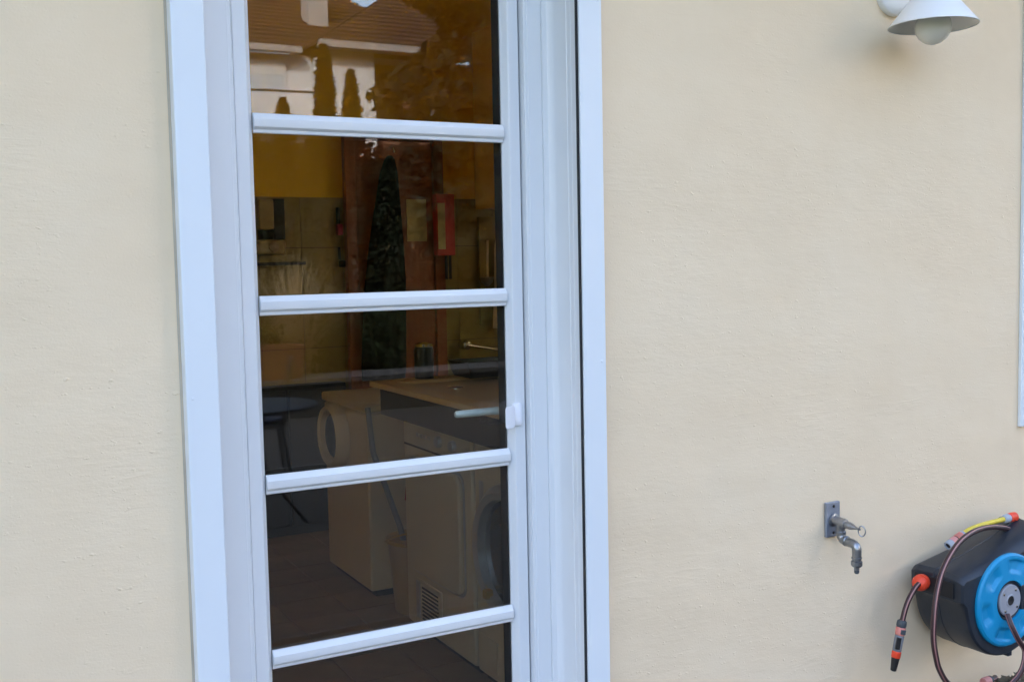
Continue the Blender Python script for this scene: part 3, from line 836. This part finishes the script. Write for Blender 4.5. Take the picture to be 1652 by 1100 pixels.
for ky in (1.30, 1.42):
    build('control_knob', lathe(NB(), [(0.022, 0.0), (0.021, 0.012), (0.018, 0.016), (0.0, 0.016)], (FX - 0.0005, ky, 0.787), (-1, 0, 0), 20), M['appliance_grey'], b, smooth=True, angle=35)
for k in range(4):
    build('button', bx(FX - 0.005, FX - 0.0005, 1.50 + k * 0.035, 1.52 + k * 0.035, 0.780, 0.795), M['appliance_grey'], b, bevel=0.001)
c = empty('washing_machine', (1.88, 0.85, 0.0), 'white front-loading washing machine nearest the door with dark porthole', 'washing machine')
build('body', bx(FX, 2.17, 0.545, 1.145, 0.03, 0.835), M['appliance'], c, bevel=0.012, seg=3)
build('plinth', bx(FX + 0.03, 2.15, 0.56, 1.13, 0.0, 0.032), M['dark'], c)
build('service_panel', bx(FX - 0.006, FX + 0.005, 0.99, 1.12, 0.06, 0.17), M['appliance'], c, bevel=0.003)
build('sticker', bx(FX - 0.0015, FX + 0.001, 1.075, 1.105, 0.52, 0.70), M['appliance_grey'], c)
build('detergent_drawer', bx(FX - 0.008, FX + 0.005, 0.93, 1.12, 0.715, 0.80), M['appliance'], c, bevel=0.005)
rg = round_door(c, 0.865, 0.50, 0.225, 0.05, M['appliance_grey'])
build('door_catch', bx(FX - 0.058, FX - 0.03, 0.955, 0.985, 0.335, 0.365), M['bucketrim'], rg, bevel=0.004)

w = empty('wooden_worktop', (1.86, 1.22, 0.0), 'pale wooden worktop with sink above the dryer', 'worktop')
build('shaded_gap', bx(1.535, 2.20, 0.56, 1.86, 0.842, 0.952), M['gapshade'], w, bevel=0.003)  # near-black block stands for the shaded gap under the worktop
top_b = NB()
for q in ((1.50, 2.24, 1.78, 1.885), (1.50, 2.24, 0.55, 0.70), (1.50, 1.58, 0.7005, 1.7795), (2.12, 2.24, 0.7005, 1.7795)):
    box(top_b, q[0], q[1], q[2], q[3], 0.953, 0.975)
build('slab', top_b, M['worktop'], w, bevel=0.003)
build('basin', bx(1.5805, 2.1195, 0.7005, 1.7795, 0.953, 0.962), M['sinkware'], w, bevel=0.002)
build('drain', lathe(NB(), [(0.03, 0), (0.03, 0.003), (0.02, 0.004)], (1.72, 1.55, 0.962), (0, 0, 1), 20), M['chrome'], w)
build('splashback', bx(2.242, 2.262, 0.55, 1.885, 0.0, 1.06), M['worktop'], w)

fau = empty('kitchen_tap', (2.70, 3.54, 0.95), 'chrome wall tap with long spout over the worktop', 'tap')
build('wall_boss', lathe(NB(), [(0.032, 0.012), (0.032, 0.02), (0.022, 0.06), (0.028, 0.075), (0.015, 0.085)], (2.712, 3.55, 0.960), (0, -1, 0), 20), M['chrome'], fau, smooth=True)
build('spout', tube(NB(), smooth_path([(2.712, 3.47, 0.960), (2.78, 3.40, 0.948), (2.86, 3.32, 0.930), (2.95, 3.25, 0.905)], 5), 0.010, 10), M['chrome'], fau, smooth=True)

dsh = empty('washing_up_tub', (2.0, 1.82, 0.975), 'black tub standing on the worktop under the tap', 'tub')
tub = NB()
def rect(x0, x1, y0, y1, z):
    return [(x0, y0, z), (x1, y0, z), (x1, y1, z), (x0, y1, z)]
loft(tub, [rect(1.86, 2.20, 1.70, 1.86, 0.9755), rect(1.84, 2.22, 1.685, 1.875, 1.04), rect(1.85, 2.21, 1.695, 1.865, 1.04), rect(1.87, 2.19, 1.71, 1.85, 0.985)])
build('tub', tub, M['dark'], dsh)
can = empty('dark_canister', (1.715, 1.83, 0.975), 'dark canister with shiny lid beside the brown door', 'canister')
build('can', lathe(NB(), [(0.038, 0.001), (0.040, 0.115), (0.035, 0.128)], (1.715, 1.83, 0.975), (0, 0, 1), 20), M['dark'], can, smooth=True, angle=40)
build('lid', lathe(NB(), [(0.036, 0.129), (0.036, 0.138), (0.015, 0.146), (0.0, 0.147)], (1.715, 1.83, 0.975), (0, 0, 1), 20), M['chrome'], can, smooth=True, angle=40)

WY = RY1 - 0.011      # face of the wall tiles
wd = empty('wooden_door', (2.30, WY, 0.0), 'brown wooden door on the back wall behind the dark coat', 'door')
build('door_panel', bx(2.065, 2.522, WY - 0.040, WY - 0.001, 0.02, 2.12), M['door_wood'], wd, bevel=0.004)
build('door_frame', bx(2.525, 2.588, WY - 0.052, WY - 0.001, 0.0, 2.16), M['door_wood'], wd, bevel=0.004)
build('door_frame', bx(2.000, 2.062, WY - 0.052, WY - 0.001, 0.0, 2.16), M['door_wood'], wd, bevel=0.004)
build('door_frame', bx(2.0625, 2.5245, WY - 0.052, WY - 0.001, 2.122, 2.16), M['door_wood'], wd, bevel=0.004)
build('coat_hook', tube(NB(), smooth_path([(2.272, WY - 0.04, 2.085), (2.272, WY - 0.085, 2.072), (2.272, WY - 0.095, 2.05), (2.272, WY - 0.10, 2.062)], 4), 0.005, 8), M['chrome'], wd, smooth=True)
ct = NB()
rings = []
prof = [(2.03, .014, .012), (2.005, .032, .02), (1.93, .052, .03), (1.80, .068, .035), (1.63, .090, .04), (1.51, .102, .042), (1.34, .116, .045), (1.10, .124, .045), (0.87, .130, .045), (0.80, .125, .04)]
for z, wx, wy in prof:
    rings.append([(2.245 - (2.03 - z) * 0.065 + wx * math.cos(t) * (1 + 0.07 * math.sin(5 * t + z * 3)), WY - 0.10 + wy * math.sin(t) * (1 + 0.2 * math.sin(7 * t + 5 * z)), z) for t in [2 * math.pi * k / 40 for k in range(40)]])
loft(ct, rings)
cto = build('dark_coat', ct, M['coat'], None, smooth=True, angle=60, loc=(2.22, WY - 0.1, 0.8))
tag(cto, 'long black coat hanging on the brown door', 'coat')
ntc = build('paper_notice', bx(2.360, 2.480, WY - 0.0435, WY - 0.0408, 1.562, 1.798), M['paper'], None, loc=(2.42, WY - 0.042, 1.68))
tag(ntc, 'pale paper notice pinned to the brown door beside the coat', 'notice')
kb = empty('red_key_cabinet', (2.60, WY - 0.05, 1.48), 'red cabinet with cream panel on the wall right of the notice', 'cabinet')
build('frame', bx(2.515, 2.628, WY - 0.105, WY - 0.0535, 1.480, 1.826), M['red'], kb, bevel=0.003)
build('panel', bx(2.522, 2.566, WY - 0.1085, WY - 0.1045, 1.515, 1.775), M['paper'], kb)
for x in (2.572, 2.596):
    build('hanging_strap', bx(x, x + 0.015, WY - 0.085, WY - 0.077, 1.345, 1.479), M['dark'], kb)

cabt = empty('wall_cabinet', (3.05, 3.3, 1.73), 'pale wall cabinet near the ceiling at the right of the laundry room', 'cabinet')
build('carcass', bx(2.812, 3.30, 3.08, WY - 0.001, 1.745, 2.757), M['cabinetpaint'], cabt, bevel=0.004)
build('cabinet_door', bx(2.814, 3.298, 3.062, 3.079, 1.747, 2.755), M['cabinetpaint'], cabt, bevel=0.003)
tr = empty('towel_board', (3.05, WY, 1.1), 'pale hook board under the wall cabinet', 'hook board')
build('board', bx(2.822, 3.26, WY - 0.022, WY - 0.001, 1.07, 1.703), M['tile'], tr, bevel=0.003)
for x in (2.86, 2.925, 2.99):
    build('hook', tube(NB(), [(x, WY - 0.022, 1.56), (x, WY - 0.05, 1.555), (x, WY - 0.055, 1.57)], 0.004, 8), M['chrome'], tr, smooth=True)
def hang_cloth(name, x, z1, z0, w0, w1, mat, label, cat, y):
    bm = NB()
    rings = []
    for k in range(9):
        f = k / 8
        z = z1 + (z0 - z1) * f
        ww = w0 + (w1 - w0) * math.sqrt(f)
        rings.append([(x + ww * math.cos(t) * (1 + .15 * math.sin(3 * t + 4 * f)), y + 0.018 * (0.5 + f * .5) * math.sin(t) * (1 + .4 * math.sin(6 * t + 3 * f)), z) for t in [2 * math.pi * q / 28 for q in range(28)]])
    loft(bm, rings)
    o = build(name, bm, mat, None, smooth=True, angle=60, loc=(x, y, z0))
    return tag(o, label, cat)
hang_cloth('kitchen_towel', 2.925, 1.575, 1.05, 0.014, 0.042, M['towel'], 'beige towel hanging from the hook board', 'towel', WY - 0.062)
lad = empty('ladle', (2.85, WY - 0.06, 1.28), 'small ladle hanging left of the beige towel', 'ladle')
build('stem', tube(NB(), [(2.858, WY - 0.058, 1.565), (2.852, WY - 0.062, 1.35)], 0.007, 8), M['towel'], lad, smooth=True)
build('bowl', lathe(NB(), [(0.009, 0.0), (0.032, 0.02), (0.042, 0.052), (0.038, 0.052), (0.0, 0.014)], (2.848, WY - 0.062, 1.298), (0, 0, 1), 18), M['appliance_grey'], lad, smooth=True)

# left of the brown door: brushes on hooks, wall appliance
br = empty('hanging_brush', (1.98, WY - 0.02, 1.58), 'dark brush hanging on the tiles left of the brown door', 'brush')
build('handle', tube(NB(), [(1.966, WY - 0.014, 1.75), (1.965, WY - 0.018, 1.65)], 0.010, 8), M['dark'], br, smooth=True)
build('bristle_head', bx(1.952, 1.985, WY - 0.04, WY - 0.004, 1.600, 1.66), M['maroon'], br, bevel=0.006)
br2 = empty('bottle_opener', (1.98, WY - 0.02, 1.42), 'small dark utensil hanging below the brush', 'utensil')
build('handle', tube(NB(), [(1.967, WY - 0.014, 1.535), (1.968, WY - 0.016, 1.465)], 0.007, 8), M['dark'], br2, smooth=True)
build('head', bx(1.962, 1.998, WY - 0.03, WY - 0.004, 1.425, 1.463), M['dark'], br2, bevel=0.007)
cg = empty('coffee_grinder', (1.56, WY - 0.05, 1.49), 'cream wall-mounted kitchen machine with round dial on the tiled wall', 'kitchen machine')
build('base', bx(1.50, 1.648, WY - 0.10, WY - 0.001, 1.497, 1.577), M['machinecream'], cg, bevel=0.017, seg=3)
build('dial', lathe(NB(), [(0.026, 0), (0.025, 0.009), (0.0, 0.012)], (1.58, WY - 0.1005, 1.537), (0, -1, 0), 20), M['bucket'], cg, smooth=True, angle=40)
build('hopper', bx(1.51, 1.588, WY - 0.095, WY - 0.001, 1.63, 1.785), M['machinecream'], cg, bevel=0.007)
build('bracket', bx(1.589, 1.648, WY - 0.085, WY - 0.001, 1.579, 1.79), M['dark'], cg, bevel=0.004)
build('neck', bx(1.525, 1.588, WY - 0.085, WY - 0.001, 1.579, 1.628), M['dark'], cg, bevel=0.004)
build('shelf', bx(1.48, 1.75, WY - 0.095, WY - 0.001, 1.442, 1.459), M['dark'], cg)

dcb = empty('darkening_cupboard', (1.45, WY - 0.06, 0.0), 'low dark cupboard added to darken the back wall left of the rear washing machine', 'cupboard')  # invented cupboard, put in to darken this part of the tiled wall
build('carcass', bx(0.95, 1.95, WY - 0.10, WY - 0.001, 0.0, 0.80), M['cupboarddark'], dcb, bevel=0.003)
for x in (0.955, 1.29, 1.625):
    build('cupboard_door', bx(x, x + 0.32, WY - 0.118, WY - 0.101, 0.05, 0.78), M['cupboarddark'], dcb, bevel=0.003)

# between the appliances: bucket, mop, maroon cloth
bk = empty('bucket', (1.72, 1.95, 0.0), 'cream bucket with yellow rim between the two machines', 'bucket')
build('shell', lathe(NB(), [(0.105, 0.0), (0.128, 0.29), (0.130, 0.292), (0.124, 0.292), (0.102, 0.012), (0.0, 0.012)], (1.725, 1.955, 0.0), (0, 0, 1), 36), M['bucket'], bk, smooth=True, angle=40)
build('rim', lathe(NB(), [(0.129, 0.288), (0.138, 0.290), (0.138, 0.304), (0.127, 0.306)], (1.725, 1.955, 0.0), (0, 0, 1), 36), M['bucketrim'], bk, smooth=True, angle=40)
build('bail', tube(NB(), [(1.725 + 0.138 * math.cos(t), 1.955 - 0.138 * math.cos(t) * .2 - 0.09 * math.sin(t), 0.295 + 0.05 * math.sin(t)) for t in [math.pi * k / 14 for k in range(15)]], 0.004, 8), M['bucketrim'], bk, smooth=True)
mp = empty('mop', (1.68, 1.93, 0.1), 'grey mop with its handle leaning in the bucket', 'mop')
build('handle', tube(NB(), [(1.70, 1.95, 0.12), (1.625, 1.915, 0.37), (1.525, 1.93, 0.68), (1.515, 1.95, 0.86)], 0.012, 12), M['midgrey'], mp, smooth=True)
build('mop_head', lathe(NB(), [(0.02, 0.0), (0.06, -0.02), (0.075, -0.09), (0.03, -0.10)], (1.70, 1.95, 0.12), (0, 0, 1), 20), M['towel'], mp, smooth=True)
hang_cloth('maroon_rag', 1.80, 0.78, 0.42, 0.025, 0.055, M['maroon'], 'maroon cloth hanging between the two white machines', 'cloth', 2.13)

# ------------------------------------------------------------------ garden and neighbour, seen mirrored in the glass
def mY(v):
    return 0.26 - v
nh = empty('neighbour_house', (8.0, mY(20), -0.06), 'pale house with red-brown tiled roof reflected in the top pane', 'house')
def hbox(name, x0, x1, v0, v1, z0, z1, mat, parent=None, bev=0.0):
    return build(name, bx(x0, x1, mY(v1), mY(v0), z0, z1), mat, parent or nh, bevel=bev)
wl = hbox('wall', -3.0, 6.249, 17.0, 27.0, -0.05, 5.25, M['hwall'])
wr = hbox('wall', 6.25, 7.10, 16.0, 27.0, -0.05, 5.18, M['hwall'])
hbox('wall', 7.1005, 13.0, 16.35, 27.0, -0.05, 5.18, M['hwall'])
for x0 in (7.16, 8.4, 9.6):
    sh = hbox('shutter', x0, x0 + 1.1, 16.28, 16.348, 3.0, 5.05, M['hbrown'])
    for k in range(24):
        hbox('louvre', x0 + 0.04, x0 + 1.06, 16.25, 16.279, 3.05 + k * 0.083, 3.10 + k * 0.083, M['hbrown'], sh)
for x0 in (0.9, 2.9, 4.72):
    wi = hbox('window', x0, x0 + 1.05, 16.965, 16.999, 4.06, 5.14, M['hwall'])
    hbox('pane', x0 + 0.06, x0 + 0.99, 16.95, 16.9645, 4.12, 4.86, M['hglass'], wi)
    hbox('roller_shutter', x0 + 0.06, x0 + 0.99, 16.945, 16.9645, 4.865, 5.10, M['hgrey'], wi)
    for dx in (0.30, 0.62):
        hbox('mullion', x0 + dx, x0 + dx + 0.07, 16.935, 16.9495, 4.12, 4.86, M['hgrey'], wi)
bal = hbox('balcony', -1.0, 6.2, 16.72, 16.93, 3.85, 4.50, M['hwall'])
hbox('balcony_rail', -1.0, 6.2, 16.74, 16.79, 4.545, 4.58, M['iron'], bal)
def roof_rows(bm, e0, e1, r0, r1, n):
    e0, e1, r0, r1 = map(Vector, (e0, e1, r0, r1))
    up = Vector((0, 0, 1))
    for k in range(n):
        f0, f1 = k / n, min(1, (k + 1.15) / n)
        a, b = e0.lerp(r0, f0) + up * 0.07, e1.lerp(r1, f0) + up * 0.07
        c, d = e1.lerp(r1, f1) + up * 0.025, e0.lerp(r0, f1) + up * 0.025
        lo = [bm.verts.new(p - up * 0.05) for p in (a, b, c, d)]
        hi = [bm.verts.new(p) for p in (a, b, c, d)]
        bm.faces.new(hi)
        bm.faces.new(lo[::-1])
        for i in range(4):
            j = (i + 1) % 4
            bm.faces.new((lo[i], lo[j], hi[j], hi[i]))
rf = NB()
roof_rows(rf, (-4.0, mY(16.84), 5.34), (9.3, mY(16.84), 5.34), (-1.5, mY(22.8), 8.4), (7.6, mY(22.8), 8.4), 24)
roof_rows(rf, (9.3, mY(16.84), 5.34), (9.3, mY(28), 5.34), (7.6, mY(22.8), 8.4), (7.6, mY(22.9), 8.4), 24)
ro = build('roof', rf, M['hroof'], nh)
rf = NB()
roof_rows(rf, (6.10, mY(15.84), 5.30), (12.0, mY(15.84), 5.30), (8.7, mY(18.6), 7.05), (9.2, mY(18.6), 7.05), 15)
roof_rows(rf, (6.10, mY(22.0), 5.30), (6.10, mY(15.84), 5.30), (8.7, mY(18.7), 7.05), (8.7, mY(18.6), 7.05), 15)
ro2 = build('roof', rf, M['hroof'], nh)
hbox('gutter', 6.02, 12.1, 15.72, 15.839, 5.19, 5.31, M['hchim'])
hbox('soffit', 6.05, 12.1, 15.84, 15.99, 5.185, 5.26, M['hwall'])
hbox('gutter', -4.1, 6.01, 16.72, 16.839, 5.24, 5.35, M['hchim'])
hbox('soffit', -4.1, 6.04, 16.84, 16.99, 5.255, 5.30, M['hwall'])
hbox('chimney', 6.63, 7.03, 18.2, 18.65, 5.7, 7.9, M['hchim'], ro)

gar = empty('bounce_building', (11.8, -7.6, -0.06), 'large unseen pale building added right of the garden to bounce sunlight onto the wall', 'building')  # out-of-view facade added to reflect sunlight on the wall from the right
def gpt(u, d, z):        # u along the facade, d outwards
    n = Vector((-0.55, 0.835, 0)); t_ = Vector((0.835, 0.55, 0))
    q = Vector((11.8, -7.6, 0)) + t_ * u + n * d
    return (q.x, q.y, z)
def gbox(name, u0, u1, d0, d1, z0, z1, mat, par=None):
    bm = NB()
    v = [bm.verts.new(gpt(u, d, z)) for u in (u0, u1) for d in (d0, d1) for z in (z0, z1)]
    for f in ((0, 1, 3, 2), (4, 6, 7, 5), (0, 4, 5, 1), (2, 3, 7, 6), (0, 2, 6, 4), (1, 5, 7, 3)):
        bm.faces.new([v[i] for i in f])
    return build(name, bm, mat, par or gar)
gbox('wall', -5.0, 5.0, -7.0, 0.0, -0.05, 6.6, M['gwall'])
gbox('roof', -5.3, 5.3, -7.3, 0.3, 6.61, 6.85, M['hroof'])
for u0 in (-3.6, -0.6, 2.4):
    for z0 in (0.9, 3.9):
        wi_ = gbox('window', u0, u0 + 1.2, 0.001, 0.05, z0, z0 + 1.3, M['pvc'])
        gbox('pane', u0 + 0.08, u0 + 1.12, 0.0505, 0.056, z0 + 0.08, z0 + 1.22, M['hglass'], wi_)

def thuja(x, v, h, r, label, rr, n=2600, base=-0.06, size=0.055, top=0.02):
    o = empty('thuja_tree', (x, mY(v), base), label, 'tree', 'dark conifers reflected in the door glass')
    build('trunk', tube(NB(), [(x, mY(v), base), (x + 0.03, mY(v), base + h * 0.5), (x, mY(v), base + h * 0.93)], [0.09, 0.06, 0.015], 8), M['bark'], o)
    bm = NB()
    ph = rr.uniform(0, 6)
    def fn(q):
        f = q.random() ** 0.75
        prof = (math.sin(min(1, f * 3.2 + 0.25) * math.pi / 2)) * (1 - f) ** 0.55
        a = q.uniform(0, 6.283)
        rad = r * prof * (0.72 + 0.28 * math.sin(4 * a + 9 * f + ph)) * math.sqrt(q.uniform(0.35, 1.15)) + top * q.random()
        return (x + rad * math.cos(a), mY(v) + rad * math.sin(a), base + 0.05 + f * h)
    quads(bm, n, fn, size, rr)
    build('crown', bm, M['thuja'], o)
rt = random.Random(11)
thuja(4.80, 12.0, 4.42, 0.42, 'tallest slim dark conifer reflected in the top pane', rt, 4200)
thuja(5.22, 12.1, 4.12, 0.40, 'slim dark conifer just right of the tallest reflected one', rt, 3800)
thuja(4.18, 11.9, 3.66, 0.40, 'short dark conifer left of the tallest reflected one', rt, 3600)
thuja(3.72, 11.8, 3.42, 0.42, 'leftmost dark conifer reflected behind the first glazing bar', rt, 3400)
thuja(4.50, 11.6, 3.30, 0.45, 'low bushy conifer in front of the tallest reflected one', rt, 3600)
thuja(5.02, 11.7, 3.25, 0.45, 'low bushy conifer between the two slim reflected ones', rt, 3400)
thuja(5.95, 11.8, 3.45, 0.50, 'broad dark conifer right of the reflected white house corner', rt, 4200)
thuja(5.55, 11.9, 3.05, 0.42, 'lowest dark conifer under the reflected white house corner', rt, 3600)
thuja(6.45, 11.6, 3.6, 0.55, 'dark bushy conifer in front of the reflected spruces', rt, 4200)
thuja(3.25, 11.6, 3.20, 0.45, 'dark conifer at the left end of the reflected row', rt, 3400)

def big_tree(x, v, h, r, label, rr, n, zc):
    o = empty('spruce_tree', (x, mY(v), -0.06), label, 'tree', 'spruces reflected in the door glass')
    build('trunk', tube(NB(), [(x, mY(v), -0.06), (x, mY(v), h * 0.5), (x, mY(v), h * 0.95)], [0.22, 0.15, 0.03], 10), M['bark'], o)
    bm = NB()
    def fn(q):
        f = q.random()
        lay = 0.75 + 0.25 * math.sin(f * 40)
        rad = r * (1 - f) ** 0.62 * lay * math.sqrt(q.uniform(0.3, 1.1)) + 0.03
        a = q.uniform(0, 6.283)
        return (x + rad * math.cos(a), mY(v) + rad * math.sin(a), zc + f * (h - zc) - 0.12 * rad)
    quads(bm, n, fn, 0.10, rr)
    build('crown', bm, M['thuja'], o)
big_tree(7.75, 12.4, 11.5, 2.5, 'tall dark spruce filling the right of the top pane reflection', rt, 24000, 0.2)
big_tree(6.7, 10.9, 4.4, 1.2, 'lower dark spruce in front of the tall spruce', rt, 11000, 0.1)

hg = empty('clipped_hedge', (5.5, mY(13.0), -0.06), 'dense dark hedge behind the reflected conifers', 'hedge')
hb = NB()
for x0, x1, zt in ((1.5, 5.38, 2.95), (5.38, 5.62, 2.45), (5.62, 11.0, 3.0)):
    box(hb, x0, x1, mY(13.35), mY(12.85), -0.05, zt)
build('twig_core', hb, M['thuja'], hg)
hb = NB()
def hedge_pt(q):
    xx = q.uniform(1.5, 11.0)
    zt = 2.5 if 5.34 < xx < 5.66 else 3.05
    return (xx, mY(q.uniform(12.6, 12.9)), q.uniform(0, zt + q.uniform(0, 0.15))) if q.random() < 0.75 else (xx, mY(q.uniform(12.7, 13.5)), zt + q.uniform(-0.1, 0.15))
quads(hb, 14000, hedge_pt, 0.07, rt)
build('foliage', hb, M['thuja'], hg)

# low garden wall with coping, planter, grasses, shrubs
gw = empty('garden_wall', (3.4, mY(8.2), -0.06), 'low grey garden wall reflected across the third pane', 'wall')
build('wall_body', bx(-6.0, 9.0, mY(8.55), mY(8.15), -0.06, 0.26), M['cap'], gw)
x = -6.0
while x < 8.9:
    build('coping_stone', bx(x + 0.004, x + 0.746, mY(8.62), mY(8.08), 0.262, 0.325), M['cap'], gw, bevel=0.008, seg=1)
    x += 0.75
pl = empty('planter_box', (2.85, mY(8.35), 0.325), 'terracotta planter box on the low garden wall', 'planter')
trough = NB()
loft(trough, [[(xx, mY(vv), 0.327) for xx, vv in ((2.66, 8.22), (3.18, 8.22), (3.18, 8.46), (2.66, 8.46))], [(xx, mY(vv), 0.66) for xx, vv in ((2.62, 8.19), (3.22, 8.19), (3.22, 8.50), (2.62, 8.50))],
              [(xx, mY(vv), 0.66) for xx, vv in ((2.65, 8.22), (3.19, 8.22), (3.19, 8.47), (2.65, 8.47))], [(xx, mY(vv), 0.60) for xx, vv in ((2.65, 8.22), (3.19, 8.22), (3.19, 8.47), (2.65, 8.47))]])
build('trough', trough, M['terracotta'], pl)
def shrub(x, v, z, rx, rz, label, n, mat='shrub', sz=0.05):
    o = empty('leafy_shrub', (x, mY(v), z), label, 'shrub', 'shrubs behind the low garden wall')
    build('stem', tube(NB(), [(x, mY(v), z), (x + 0.02, mY(v), z + rz)], [0.02, 0.012], 8), M['bark'], o)
    bm = NB()
    def fn(q):
        d = Vector((q.gauss(0, 1), q.gauss(0, 1), q.gauss(0, 1))).normalized() * q.uniform(0.55, 1.08) * (0.85 + 0.3 * noise.noise(Vector((q.random(), x, 0))))
        return (x + d.x * rx, mY(v) + d.y * rx, z + rz + d.z * rz * 0.95)
    quads(bm, n, fn, sz, rt)
    build('foliage', bm, M[mat], o)
shrub(2.75, 8.9, 0.0, 0.55, 0.58, 'green shrub behind the terracotta planter', 1500)
shrub(3.55, 9.0, 0.0, 0.50, 0.55, 'green shrub right of the terracotta planter', 1500)
shrub(4.6, 9.1, 0.0, 0.60, 0.60, 'green shrub behind the middle of the low garden wall', 1500)
shrub(5.7, 9.0, 0.0, 0.6, 0.55, 'green shrub at the right of the low garden wall', 1500)
def grass_tuft(x, v, z, h, label, n, rr):
    bm = NB()
    for i in range(n):
        a = rr.uniform(0, 6.283)
        le = h * rr.uniform(0.6, 1.05)
        sp = rr.uniform(0.15, 0.95)
        b0 = Vector((x + rr.gauss(0, 0.06), mY(v) + rr.gauss(0, 0.06), z))
        dr = Vector((math.cos(a), math.sin(a), 0))
        sd = Vector((-dr.y, dr.x, 0)) * 0.011
        prev = None
        for k in range(6):
            t = k / 5
            p = b0 + dr * sp * le * t * t * 0.62 + Vector((0, 0, le * (t - 0.42 * sp * t * t)))
            ww = sd * (1 - 0.9 * t)
            cur = (bm.verts.new(p - ww), bm.verts.new(p + ww))
            if prev:
                bm.faces.new((prev[0], prev[1], cur[1], cur[0]))
            prev = cur
    o = build('ornamental_grass', bm, M['straw'], None, loc=(x, mY(v), z))
    tag(o, label, 'grass', 'ornamental grasses reflected in the second pane')
grass_tuft(3.30, 8.8, 0.0, 1.75, 'straw-coloured ornamental grass tuft reflected in the middle of the second pane', 420, rt)
grass_tuft(2.70, 8.9, 0.0, 1.55, 'smaller straw-coloured grass tuft left of the larger one', 260, rt)

# round terrace table with chairs
tbl = empty('round_table', (1.62, mY(3.95), -0.02), 'round grey garden table with dark rim reflected at the left', 'table')
build('table_top', lathe(NB(), [(0.0, 0.0), (0.335, 0.0), (0.34, 0.006), (0.335, 0.012), (0.0, 0.012)], (1.56, mY(3.85), 0.648), (0, 0, 1), 48), M['tabletop'], tbl, smooth=True, angle=30)
build('rim', lathe(NB(), [(0.341, -0.012), (0.348, -0.010), (0.348, 0.010), (0.341, 0.012)], (1.56, mY(3.85), 0.650), (0, 0, 1), 48), M['iron'], tbl, smooth=True)
for k in range(3):
    a = R(30 + 120 * k)
    build('leg', tube(NB(), smooth_path([(1.56 + 0.05 * math.cos(a), mY(3.85) + 0.05 * math.sin(a), 0.645), (1.56 + 0.05 * math.cos(a), mY(3.85) + 0.05 * math.sin(a), 0.30), (1.56 + 0.27 * math.cos(a), mY(3.85) + 0.27 * math.sin(a), -0.012)], 5), 0.011, 8), M['iron'], tbl, smooth=True)
def chair(x, v, rot, label):
    o = empty('garden_chair', (x, mY(v), -0.02), label, 'chair', 'black iron garden chairs by the round table')
    Mz = Matrix.Rotation(rot, 3, 'Z')
    def W(p):
        q = Mz @ Vector((p[0], p[1], 0))
        return (x + q.x, mY(v) + q.y, -0.02 + p[2])
    build('seat', lathe(NB(), [(0.0, 0), (0.20, 0), (0.205, 0.012), (0.20, 0.024), (0.0, 0.03)], W((0, 0, 0.43)), (0, 0, 1), 32), M['iron'], o, smooth=True, angle=40)
    build('cushion', lathe(NB(), [(0.0, 0), (0.18, 0.0), (0.19, 0.018), (0.17, 0.036), (0.0, 0.04)], W((0, 0, 0.462)), (0, 0, 1), 32), M['bluecloth'], o, smooth=True, angle=50)
    for sx in (-1, 1):
        build('leg', tube(NB(), [W((sx * 0.15, 0.15, 0.43)), W((sx * 0.19, 0.20, 0.008))], 0.010, 8), M['iron'], o, smooth=True)
        build('leg', tube(NB(), [W((sx * 0.15, -0.15, 0.43)), W((sx * 0.19, -0.20, 0.008))], 0.010, 8), M['iron'], o, smooth=True)
    arch = smooth_path([W((-0.17, -0.17, 0.43)), W((-0.18, -0.21, 0.70)), W((-0.10, -0.23, 0.84)), W((0, -0.235, 0.87)), W((0.10, -0.23, 0.84)), W((0.18, -0.21, 0.70)), W((0.17, -0.17, 0.43))], 5)
    bk_ = build('backrest', tube(NB(), arch, 0.010, 8), M['iron'], o, smooth=True)
    for q in (-0.09, 0, 0.09):
        build('back_bar', tube(NB(), [W((q, -0.18, 0.44)), W((q, -0.228, 0.84))], 0.006, 6), M['iron'], bk_, smooth=True)
chair(1.80, 4.75, R(110), 'black iron garden chair on the right of the reflected table')
chair(1.25, 4.45, R(-150), 'black iron garden chair behind the reflected table')
